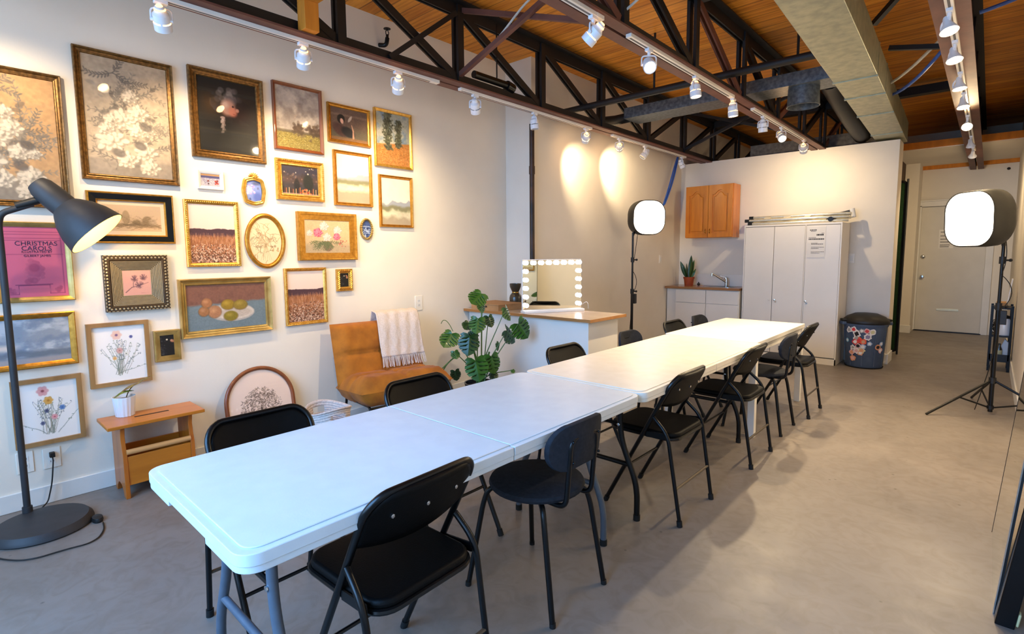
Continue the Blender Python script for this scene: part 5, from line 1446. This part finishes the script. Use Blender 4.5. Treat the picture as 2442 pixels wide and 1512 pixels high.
for s_ in (-1, 1): spots += [(s_ * (wl / 2 - bm), hM + .02 - bm - (hM - 2 * bm - .02) * k / 5) for k in range(1, 6)]
for y, z in spots:
    b = MB().sphere((.026, y, z), .0205, 16, 10).build('globe_bulb', M['bulb_led'], t)
    MB().tube([(.002, y, z), (.008, y, z)], .013, 10).build('bulb_socket', M['trimw'], b)
o = MB().tube(bez(pB + V(-.03, .02, .03), pB + V(0, .06, .08), pB + V(.06, .04, .12), pB + V(.04, .06, .015), 10), .0025, 6).build('mirror_cord', M['cable_white'])
tag(o, 'thin cord looping behind the right edge of the lighted vanity mirror', 'cord')
# cardboard box with handle slot
t = thing('cardboard_box', (.28, 3.80, ZC), 'flat tan cardboard box with a handle slot on the left end of the vanity', 'box', rz=-.10)
MB().box(-.20, .22, -.15, .17, 0, .062).build('carton', M['cardboard'], t, bevel=.002)
MB().box(-.05, .05, -.1505, -.149, .025, .043).build('handle_slot', M['soil'], t, bevel=.0)
MB().box(-.205, .225, -.155, .175, .055, .064).build('lid', M['cardboard'], t, bevel=.002)
# dark vase
t = thing('hourglass_vase', (.355, 4.02, ZC), 'dark hourglass-shaped glazed vase beside the lighted mirror', 'vase')
MB().lathe([(.0, 0), (.058, 0), (.062, .006), (.062, .10), (.056, .125), (.036, .150), (.032, .156), (.044, .180), (.058, .215), (.060, .245), (.056, .245), (.053, .21), (.0, .19)], 32, cap0=False, cap1=False).build('body', M['vase'], t)
MB().lathe([(.034, .148), (.036, .154), (.034, .160)], 28, cap0=False, cap1=False).build('gold_band', M['brass'], t)
o = MB().box(-.03, .03, -.002, .002, 0, .045).build('price_card', M['paper'], None, loc=(.56, 3.93, ZC)); tag(o, 'small printed card leaning by the dark vase', 'card')
pl_ = MB()
for z in (.012, .022, .032): pl_.box(-.022, .018, -.0026, -.002, z, z + .004)
pl_.build('printed_lines', M['grey_ink'], o)
o.rotation_euler = (0, 0, .4)

# ---------------------------------------------------------------- kitchenette
t = thing('kitchen_worktop', (.90, 7.60, .88), 'light brown kitchen worktop against the partition', 'worktop')
MB().box(-.525, .545, -.265, .245, 0, .032).build('slab', M['butcher'], t, bevel=.002)
MB().box(-.38, .53, .228, .246, .032, .20).build('backsplash', M['white'], t, bevel=.002)
t = thing('base_cabinet', (.99, 7.62, 0), 'white two-door kitchen base cabinet under the brown worktop', 'cabinet')
MB().box(-.46, .45, -.235, .22, .0, .878).build('body', M['white'], t)
for k in range(2):
    x0 = -.455 + k * .45
    MB().box(x0 + .003, x0 + .445, -.256, -.236, .685, .868).build('drawer', M['white'], t, bevel=.002)
    MB().box(x0 + .003, x0 + .445, -.256, -.236, .02, .678).build('door', M['white'], t, bevel=.002)
t = thing('filler_panel', (.45, 7.43, 0), 'white filler panel between kitchen wall and base cabinet', 'panel')
MB().box(-.075, .075, -.008, .008, 0, .878).build('panel', M['white'], t)
t = thing('kitchen_sink', (1.10, 7.60, .912), 'small stainless steel sink set into the worktop', 'sink')
MB().prism(rrect(.40, .34, .05), 0.0, .004).build('rim', M['stainless'], t)
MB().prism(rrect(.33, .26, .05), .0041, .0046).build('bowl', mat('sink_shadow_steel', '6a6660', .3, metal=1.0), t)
t = thing('kitchen_faucet', (1.13, 7.74, .912), 'chrome single-lever faucet behind the sink', 'faucet')
MB().tube([(0, 0, 0), (0, 0, .10)], .022, 16).build('body', M['chrome'], t)
MB().tube([(0, -.01, .06), (-.13, -.10, .165), (-.165, -.125, .185)], .012, 12).tube([(-.163, -.123, .19), (-.165, -.125, .15)], .014, 12).build('spout', M['chrome'], t)
MB().tube([(0, 0, .10), (-.01, -.0, .125)], .020, 14).bar((-.01, 0, .13), (-.085, -.03, .15), .022, .010).build('lever', M['chrome'], t, bevel=.002)
# snake plant
t = thing('snake_plant', (.62, 7.62, .912), 'snake plant in a terracotta pot on the kitchen worktop', 'plant')
MB().lathe([(.0, 0), (.06, 0), (.072, .10), (.078, .10), (.081, .13), (.072, .13), (.068, .11), (.0, .105)], 28, cap0=False, cap1=False).build('pot', M['terracotta'], t)
MB().lathe([(.0, .122), (.07, .118)], 20, cap0=False, cap1=False).build('soil', M['soil'], t)
for (a, r, h, tl, w, mm) in ((0, .01, .34, .02, .044, 'leaf_dark'), (1.2, .03, .27, .07, .042, 'leaf'), (2.4, .03, .22, .07, .038, 'leaf_dark'), (3.4, .03, .25, .10, .04, 'leaf_dark'), (4.4, .035, .17, .10, .022, 'leaf_dark'), (5.4, .03, .28, .08, .042, 'leaf'), (.4, .035, .14, .06, .022, 'leaf')):
    b_ = V(math.cos(a) * r, math.sin(a) * r, .115); tp = b_ + V(math.cos(a) * tl, math.sin(a) * tl, h)
    leaf(MB(), b_, tp, w, .01, 8, up=V(-math.sin(a), math.cos(a), .1) if abs(math.sin(a)) < 2 else V(0, 1, 0), curl=.2).build('leaf', M[mm], t, sharp=0)
t = thing('scrub_brush', (.745, 7.68, .912), 'small black round scrubber beside the terracotta pot', 'brush')
MB().sphere((0, 0, .022), .022, 12, 8).build('head', M['black_plastic'], t); MB().tube([(0, 0, .035), (.0, 0, .055)], .008, 8).build('knob', M['black_plastic'], t)
# oak wall cabinet
t = thing('wall_cabinet', (.905, 7.86, 1.615), 'honey oak wall cabinet with two arched doors above the sink', 'cabinet')
MB().box(-.34, .34, -.262, .0, 0, .745).build('body', M['oak'], t, bevel=.002)
for k in range(2):
    x0 = -.335 + k * .337; x1 = x0 + .332
    d = MB(); y = -.264
    d.box(x0, x1, y - .014, y, .006, .740)
    dr = d.build('door', M['oak'], t, bevel=.002)
    f = MB(); fw = .055
    f.box(x0, x0 + fw, y - .030, y - .014, .006, .740).box(x1 - fw, x1, y - .030, y - .014, .006, .740).box(x0 + fw, x1 - fw, y - .030, y - .014, .006, .065)
    top = []
    n = 20
    for i in range(n + 1):
        u = i / n; e = abs(u - .5) * 2
        zz = .665 - (.055 * (1 if e > .86 else (.5 - .5 * math.cos(PI * min(1, max(0, (e - .12) / .70))))))
        top.append((x0 + fw + (x1 - x0 - 2 * fw) * u, zz))
    Mx = Matrix(((1, 0, 0, 0), (0, 0, -1, 0), (0, 1, 0, 0), (0, 0, 0, 1)))
    for (a, b), (c, e) in zip(top, top[1:]): f.prism([(a, b), (c, e), (c, .740), (a, .740)], -(y - .014), -(y - .030), M=Mx)
    f.build('door_frame', M['oak'], dr)
    p = MB()
    pp_ = [(x0 + fw + .025, .092), (x1 - fw - .025, .092)] + [(x0 + fw + .025 + (a - x0 - fw) / (x1 - x0 - 2 * fw) * (x1 - x0 - 2 * fw - .05), b - .028) for a, b in top][::-1]
    p.prism(pp_, -(y - .014), -(y - .026), M=Mx); p.build('raised_panel', M['oak'], dr, bevel=.010)
    hx = x1 - .028 if k == 0 else x0 + .028
    h = MB().tube(bez((hx, y - .030, .06), (hx, y - .06, .07), (hx, y - .06, .115), (hx, y - .030, .125), 8), [.004, .005, .006, .0065, .007, .0065, .006, .005, .004], 8)
    h.build('handle', M['brass'], dr)
# tall white cabinet
t = thing('storage_cabinet', (2.04, 7.42, 0), 'tall white three-door storage cabinet beside the kitchenette', 'cabinet')
MB().box(-.57, .565, .0, .44, 0, 1.755).build('body', M['white'], t, bevel=.002)
MB().box(-.57, .565, -.02, .0, 1.735, 1.757).box(-.57, -.555, -.02, 0, 0, 1.735).box(.55, .565, -.02, 0, 0, 1.735).box(-.57, .565, -.02, 0, 0, .075).box(.167, .177, -.02, 0, .075, 1.735).build('face_frame', M['white'], t, bevel=.001)
MB().box(-.55, .55, -.012, -.0, .07, 1.74).build('gap_shadow', M['grey_ink'], t)
for k, (x0, x1, kx) in enumerate(((-.552, -.196, -.225), (-.190, .165, -.160), (.180, .548, .205))):
    d = MB().box(x0, x1, -.021, -.002, .088, 1.728).build('door', M['white'], t, bevel=.0015)
    MB().lathe([(.006, 0), (.006, .012), (.012, .016), (.012, .024), (.0, .026)], 12, M=Matrix.Translation((kx, -.021, .78)) @ Matrix.Rotation(PI / 2, 4, 'X'), cap0=False).build('knob', M['chrome'] if k else M['white'], d)
    if k: MB().box(kx + .002, kx + .022, -.026, -.021, .745, .765).build('lock', M['chrome'], d)
MB().box(-.09, .01, -.0225, -.0205, .12, .18).build('steel_plate', M['grey_metal'], t)
# notice on the third door
t = thing('notice_paper', (2.335, 7.396, 1.50), 'white printed notice taped on the right door of the tall cabinet', 'paper')
MB().box(-.10, .10, -.0015, 0, -.17, .21).build('sheet', M['paper'], t)
tx = MB()
for x0, x1, z, h in ((-.075, .005, .165, .010), (-.065, .0, .152, .006), (.055, .085, .125, .006), (-.0, .085, .100, .018), (-.085, -.005, .072, .006), (-.085, .09, .050, .014),
                     (-.055, .02, .005, .005), (-.055, .075, -.008, .007), (-.055, .09, -.045, .005), (-.055, .03, -.060, .006), (-.055, .09, -.103, .005), (-.055, .04, -.118, .005)):
    q = x0
    while q < x1 - .004:
        e = min(x1, q + random.uniform(.008, .02)); tx.box(q, e, -.0021, -.0014, z, z + h); q = e + .003
tx.build('print', M['ink'], t)
# things on the cabinet: ladder, rolls, folded black panel
ZT = 1.757
t = thing('step_ladder', (2.05, 7.46, ZT), 'white aluminium folding ladder lying flat on top of the tall cabinet', 'ladder', rz=.02)
for (y, z) in ((-.02, .018), (-.02, .060), (.16, .060), (.16, .108)):
    x0 = -.50 if z < .03 else -.54
    r = MB().tube([(x0, y, z), (.55, y, z + .006), (.60, y + .02, z + .004)], .017, 10).build('side_rail', M['alu'], t)
    MB().box(x0 - .045, x0 + .01, y - .02, y + .02, z - .02, z + .02).build('rubber_foot', M['rubber_foot'], r, bevel=.004)
for x in (-.34, -.10, .14):
    MB().bar((x, -.02, .062), (x, .16, .108), .014, .075, up=(1, 0, 0)).build('step', M['alu'], t, bevel=.003)
MB().tube([(.42, -.045, .04), (.42, .24, .045)], .03, 10).tube([(.36, -.02, .02), (.42, -.02, .075), (.48, -.02, .02)], .012, 8).build('hinge', M['black_plastic'], t)
t = thing('black_reflector', (2.48, 7.73, ZT + .115), 'folded black panel sloping up at the right end of the cabinet top', 'panel', rot=(0, -.20, 0))
MB().prism([(-.40, .0), (.14, -.045), (.14, .012), (-.40, .012)], -.04, .04, M=Matrix(((1, 0, 0, 0), (0, 0, -1, 0), (0, 1, 0, 0), (0, 0, 0, 1)))).build('sheet', M['black_plastic'], t)
MB().tube([(.165, .0, -.085), (.165, .0, .025)], .03, 14).build('end_cap', M['trimw'], t)
o = MB().tube([(1.37, 7.80, ZT + .045), (2.10, 7.82, ZT + .045)], .04, 16).build('paper_roll', M['paper']); tag(o, 'grey-white paper roll sticking out over the left end of the tall cabinet', 'roll')

# ---------------------------------------------------------------- rubbish bin with stickers
t = thing('trash_can', (2.865, 7.62, 0), 'slate blue rubbish bin with black lid covered in stickers beside the tall cabinet', 'bin')
MB().lathe([(.0, 0), (.185, 0), (.192, .01), (.222, .50), (.228, .50), (.236, .52), (.236, .545), (.226, .55)], 40, cap0=False, cap1=False).build('body', M['bin_blue'], t)
rb = MB()
for k in range(10):
    a = 2 * PI * k / 10 + .35
    rb.bar((math.cos(a) * .192, math.sin(a) * .192, .03), (math.cos(a) * .219, math.sin(a) * .219, .46), .014, .010, up=(math.cos(a), math.sin(a), 0))
rb.build('ribs', M['bin_blue'], t)
MB().lathe([(.19, .01), (.194, .0), (.20, .015)], 40, cap0=False, cap1=False).build('base_ring', M['black_plastic'], t)
MB().lathe([(.238, .535), (.244, .545), (.240, .575), (.215, .60), (.20, .615), (.12, .652), (.0, .662)], 40, cap0=False, cap1=False).build('lid', M['black_plastic'], t)
for s_ in (-1, 1):
    a = .55 + (0 if s_ > 0 else PI)
    MB().box(-.055, .055, -.0, .05, .515, .555).build('handle', M['bin_blue'], t, bevel=.01, loc=(math.cos(a) * .225, math.sin(a) * .225, 0)).rotation_euler = (0, 0, a - PI / 2)
    MB().box(-.05, .05, -.0, .045, .556, .585).build('lid_clamp', M['black_plastic'], t, bevel=.008, loc=(math.cos(a) * .225, math.sin(a) * .225, 0)).rotation_euler = (0, 0, a - PI / 2)
SC_ = {'w': 'e9e2dc', 'o': 'e8562a', 'r': 'd83a3c', 'g': 'a9a49c', 'k': '1c1a1e', 'p': 'd8a9a4', 'b': '9fb4cf', 'y': 'd9cf9a', 't': 'd99a72', 'v': '8a7f9c', 'c': '79b4c4'}
for k_, v_ in SC_.items(): M['st_' + k_] = mat('sticker_' + {'w': 'white', 'o': 'orange', 'r': 'red', 'g': 'grey', 'k': 'black', 'p': 'pink', 'b': 'pale_blue', 'y': 'cream', 't': 'tan', 'v': 'violet', 'c': 'cyan'}[k_], v_, .4, scale=40)
def sticker(px, pz, r, c, sides, c2=None, wob=0.0):
    """px: -1..1 across the visible face, pz height"""
    vd = math.atan2(CAM.y - 7.62, CAM.x - 2.865); a0_ = vd + px * 1.25
    def P(u, v, off):
        z = pz + v; rr = .192 + (z - .01) / .49 * .030 + off; a = a0_ + u / rr
        return V(math.cos(a) * rr, math.sin(a) * rr, z)
    ph = random.uniform(0, 6)
    def build(R, off, m):
        mb = MB(); n = 26; vs = [P(0, 0, off)] + [P(R * (1 + wob * math.cos(sides * 2 * PI * k / n + ph)) * math.cos(2 * PI * k / n), R * (1 + wob * math.sin(sides * 2 * PI * k / n + ph)) * math.sin(2 * PI * k / n), off) for k in range(n)]
        return mb.add(vs, [(0, 1 + k, 1 + (k + 1) % n) for k in range(n)])
    s = build(r, .0125, 0).build('sticker', M['st_' + c], t)
    if c2: build(r * .6, .0132, 0).build('sticker_print', M['st_' + c2], s)
for q in ((-.62, .46, .035, 'w', 3, 'g', .2), (-.42, .47, .035, 'w', 5, 'r', .15), (-.30, .42, .042, 'w', 4, 'k', .2), (-.12, .46, .025, 'g', 5, 'w', .2), (.06, .46, .032, 'p', 4, 'r', .1), (.26, .45, .036, 'w', 4, 'y', .06),
          (.10, .39, .040, 'w', 6, 'v', .15), (.18, .31, .026, 'b', 5, 'w', .15), (-.30, .37, .036, 'w', 5, 'g', .2), (-.22, .345, .036, 'o', 3, 'r', .15), (-.05, .33, .034, 'o', 4, 't', .1), (-.36, .32, .034, 'r', 4, 'w', .15),
          (-.24, .275, .032, 'p', 5, 'k', .1), (-.06, .27, .032, 'b', 6, 'w', .15), (-.45, .25, .030, 'w', 5, 'g', .2), (-.10, .225, .036, 'y', 6, 't', .2), (-.30, .215, .034, 'w', 5, 'p', .2), (-.50, .19, .032, 'p', 4, 't', .15),
          (-.44, .12, .034, 't', 5, 'p', .12), (-.72, .33, .025, 'c', 4, 'w', .05), (.52, .27, .034, 't', 7, 'k', .05), (.66, .31, .026, 'b', 5, 'w', .1), (.64, .23, .030, 'p', 3, 'w', .25), (-.14, .19, .030, 't', 4, 'w', .15)):
    sticker(*q)

# ---------------------------------------------------------------- softboxes
def softbox(base, head, aim, label, legs, rot0, size=.44, knob=True):
    t = thing('softbox_light', base, label, 'studio light')
    b = Vector(base); hd = Vector(head) - b
    tp = hd - V(0, 0, .0)
    MB().tube([(0, 0, .02), (0, 0, .95)], .017, 12).build('lower_tube', M['black_metal'], t)
    MB().tube([(0, 0, .95), (0, 0, hd.z - .18)], .012, 12).build('upper_tube', M['black_metal'], t)
    for z in (.93, 1.32):
        c = MB().tube([(0, 0, z - .03), (0, 0, z + .03)], .022, 12).tube([(0, 0, z), (.045, .01, z)], .008, 8).sphere((.05, .012, z), .014, 8, 6)
        c.build('clamp', M['black_plastic'], t)
    hub = MB().tube([(0, 0, .27), (0, 0, .32)], .026, 12).tube([(0, 0, .045), (0, 0, .075)], .024, 12); hub.build('leg_hub', M['black_plastic'], t)
    for k in range(3):
        a = rot0 + 2 * PI * k / 3; e = V(math.cos(a), math.sin(a), 0)
        MB().tube([e * .02 + V(0, 0, .29), e * .56 + V(0, 0, .008)], .010, 8).build('leg', M['black_metal'], t)
        MB().tube([e * .02 + V(0, 0, .06), e * .28 + V(0, 0, .152)], .007, 8).build('leg_strut', M['black_metal'], t)
    a = Vector(aim).normalized()
    R = Matrix.Translation(hd) @ a.to_track_quat('Z', 'Y').to_matrix().to_4x4()
    secs = [(.0, size * .5, .15), (-.02, size * .52, .16), (-.10, size * .53, .17), (-.17, size * .52, .17), (-.23, size * .42, .15), (-.26, size * .2, .07)]
    n = 8; mb = MB(); rings = []
    for z, h, r in secs: rings.append([R @ V(x, y, z) for x, y in rrect(2 * h, 2 * h, min(r, h * .95), n)])
    N = len(rings[0]); vs = [p for q in rings for p in q]
    fs = [(i * N + k, (i + 1) * N + k, (i + 1) * N + (k + 1) % N, i * N + (k + 1) % N) for i in range(len(rings) - 1) for k in range(N)]
    fs.append(tuple((len(rings) - 1) * N + k for k in range(N)))
    mb.add(vs, fs, True); hs = mb.build('housing', M['softbox_shell'], t)
    f = MB(); ring = rrect(size * .985, size * .985, .145, n); L = [R @ V(x, y, .001) for x, y in ring]; L2 = [R @ V(x * .6, y * .6, .016) for x, y in ring]
    vs = L + L2 + [R @ V(0, 0, .02)]; fs = [(k, (k + 1) % N, N + (k + 1) % N, N + k) for k in range(N)] + [(N + k, N + (k + 1) % N, 2 * N) for k in range(N)]
    f.add(vs, fs, True); f.build('diffuser', M['softbox_face'], t, sharp=0)
    MB().tube([R @ V(x * 1.01, y * 1.01, .0) for x, y in rrect(size, size, .15, n)], .006, 6, closed=True).build('rim', M['black_plastic'], t)
    k_ = MB(); p = R @ V(0, 0, -.235); k_.tube([p, p - a * .07], .03, 12).tube([p - a * .05, V(0, 0, hd.z - .22)], .014, 8)
    k_.build('lamp_head', M['black_plastic'], t)
    c = MB(); c.tube(bez(p - a * .06, p - a * .1 + V(0, 0, -.15), V(.05, -.02, 1.35), V(.0, -.02, 1.2), 12) + bez((.0, -.02, 1.2), (.10, -.03, 1.1), (.09, -.02, 1.0), (0.01, -.02, .9), 10)[1:] + bez((0.01, -.02, .9), (.01, -.03, .6), (-.02, -.02, .4), (-.10, .06, .005), 12)[1:], .0035, 6)
    c.build('power_cord', M['cable'], t)
    if knob: MB().box(.012, .055, -.03, .02, .78, .90).build('dimmer_box', M['black_plastic'], t, bevel=.004)
    return t
M['softbox_shell'] = mat('olive_black_nylon', '1b1a15', .55, c2='25241c', scale=9, bump=.15, bscale=20)
softbox((.66, 5.86, 0), (.82, 5.97, 1.835), (.79, -.61, -.03), 'left studio softbox lamp on a stand in front of the kitchen wall', 3, .4, size=.405)
softbox((4.02, 6.04, 0), (3.79, 5.80, 1.66), (-.70, -.71, -.05), 'right studio softbox lamp on a tripod in front of the back door', 3, 3.9)

# ---------------------------------------------------------------- shelf by the right wall
t = thing('shelf_stand', (4.085, 8.42, 0), 'black three-tier shelf stand by the right wall near the back door', 'shelf')
for sx in (-1, 1):
    for sy in (-1, 1): MB().box(sx * .085 - .012, sx * .085 + .012, sy * .16 - .012, sy * .16 + .012, 0, .765).build('post', M['black_metal'], t)
for z in (.13, .42, .745): MB().box(-.085, .085, -.16, .16, z - .02, z).build('shelf_board', M['black_plastic'], t)
MB().box(-.085, .085, -.172, -.160, .13, .20).build('front_rail', M['black_plastic'], t)
def on_shelf(name, z, label, cat, x=0, y=0): return thing(name, (4.085 + x, 8.42 + y, z), label, cat)
t = on_shelf('white_jug', .42, 'white rounded appliance with a black cap on the middle shelf', 'jug', .03, -.09)
MB().lathe([(.0, 0), (.055, 0), (.062, .02), (.05, .17), (.035, .20), (.0, .20)], 24, cap0=False, cap1=False).build('body', M['ceramic_white'], t); MB().lathe([(.038, .195), (.038, .225), (.012, .235), (.008, .28), (.0, .28)], 20, cap0=False, cap1=False).build('cap', M['black_plastic'], t)
t = on_shelf('cable_coil', .42, 'tangled black cable heap on the middle shelf', 'cable', -.045, -.09)
cc_ = MB()
for k in range(7): 
    c0 = V(random.uniform(-.01, .01), random.uniform(-.02, .02), .05 + .018 * k); r = random.uniform(.025, .034); tl = random.uniform(-.9, .9)
    cc_.tube([c0 + V(r * math.cos(q * PI / 8), r * .7 * math.sin(q * PI / 8) * math.cos(tl), r * math.sin(q * PI / 8) * 1.0 * (1 if k % 2 else .6)) for q in range(16)], .006, 6, closed=True)
cc_.build('loops', M['cable'], t)
t = on_shelf('oil_bottle', .13, 'small dark bottle with a pale label on the lowest shelf', 'bottle', .0, -.08)
MB().lathe([(.0, 0), (.026, 0), (.027, .12), (.012, .16), (.012, .19), (.0, .19)], 18, cap0=False, cap1=False).build('body', M['vase'], t); MB().lathe([(.0275, .03), (.0277, .11)], 18, cap0=False, cap1=False).build('bottle_label', M['st_y'], t)
t = on_shelf('white_box', .13, 'pale grey bag standing on the lowest shelf', 'bag', .045, -.02)
MB().prism([(-.03, 0), (.03, 0), (.032, .20), (.0, .24), (-.03, .16)], -.04, .04, M=Matrix(((1, 0, 0, 0), (0, 0, 1, 0), (0, 1, 0, 0), (0, 0, 0, 1)))).build('bag_body', M['ceramic_white'], t, bevel=.006)
o = MB().box(-.055, .04, -.10, .10, 0, .055).build('storage_tray', M['cardboard'], None, bevel=.004, loc=(4.085, 8.42, .745)); tag(o, 'low beige tray on top of the black shelf stand', 'tray')
t = thing('leaning_board', (4.12, 8.30, .80), 'white narrow board leaning on the right wall above the shelf stand', 'board', rot=(0, .10, 0))
MB().box(-.006, .006, -.06, .06, 0, .28).build('sheet', M['white'], t)

# ---------------------------------------------------------------- leaning mirror on the right
t = thing('floor_mirror', (4.03, 3.07, 0), 'tall frameless mirror sheet leaning on the right wall, seen edge-on', 'mirror', rot=(0, .077, 0))
MB().box(.004, .012, -.40, .40, .0, 1.75).build('backing', M['black_plastic'], t)
MB().box(.0, .004, -.40, .40, .0, 1.75).build('glass', M['mirror'], t)
MB().box(-.001, .0125, .398, .403, .0, 1.75).build('edge', M['soil'], t)
t = thing('framed_board', (4.035, 2.635, 0), 'black framed board leaning at the right edge in front of the mirror', 'frame', rot=(0, .12, 0))
MB().box(.0, .055, -.035, .028, .0, 1.6).build('frame_stile', M['black_metal'], t, bevel=.003)
MB().box(.056, .064, -.033, .0, .02, .07).build('corner_bumper', M['st_y'], t, bevel=.003)
# ---------------------------------------------------------------- light
world_ = bpy.data.worlds.new('world'); SC.world = world_; world_.use_nodes = True
world_.node_tree.nodes['Background'].inputs[0].default_value = (.45, .68, 1.0, 1)
world_.node_tree.nodes['Background'].inputs[1].default_value = .35
ld = bpy.data.lights.new('window_daylight', 'AREA'); ld.shape = 'RECTANGLE'; ld.size = 2.6; ld.size_y = 1.7
ld.energy = 44; ld.color = (.12, .42, 1.0); ld.spread = math.radians(105)
lo = bpy.data.objects.new('window_daylight', ld); COL.objects.link(lo)
lo.location = (2.35, YF - .05, 2.05); lo.rotation_euler = (PI / 2 - .55, 0, .0)
ld = bpy.data.lights.new('window_fill', 'AREA'); ld.shape = 'RECTANGLE'; ld.size = 3.3; ld.size_y = 2.2  # added fill lamp across the window opening to brighten the whole room
ld.energy = 76; ld.color = (.42, .67, 1.0)
lo = bpy.data.objects.new('window_fill', ld); COL.objects.link(lo)
lo.location = (2.1, YF - .08, 1.75); lo.rotation_euler = (PI / 2 + .12, 0, .0)
vs = SC.view_settings
vs.view_transform = 'Standard'; vs.look = 'None'; vs.gamma = 1.0; vs.exposure = 0.56
vs.use_curve_mapping = False
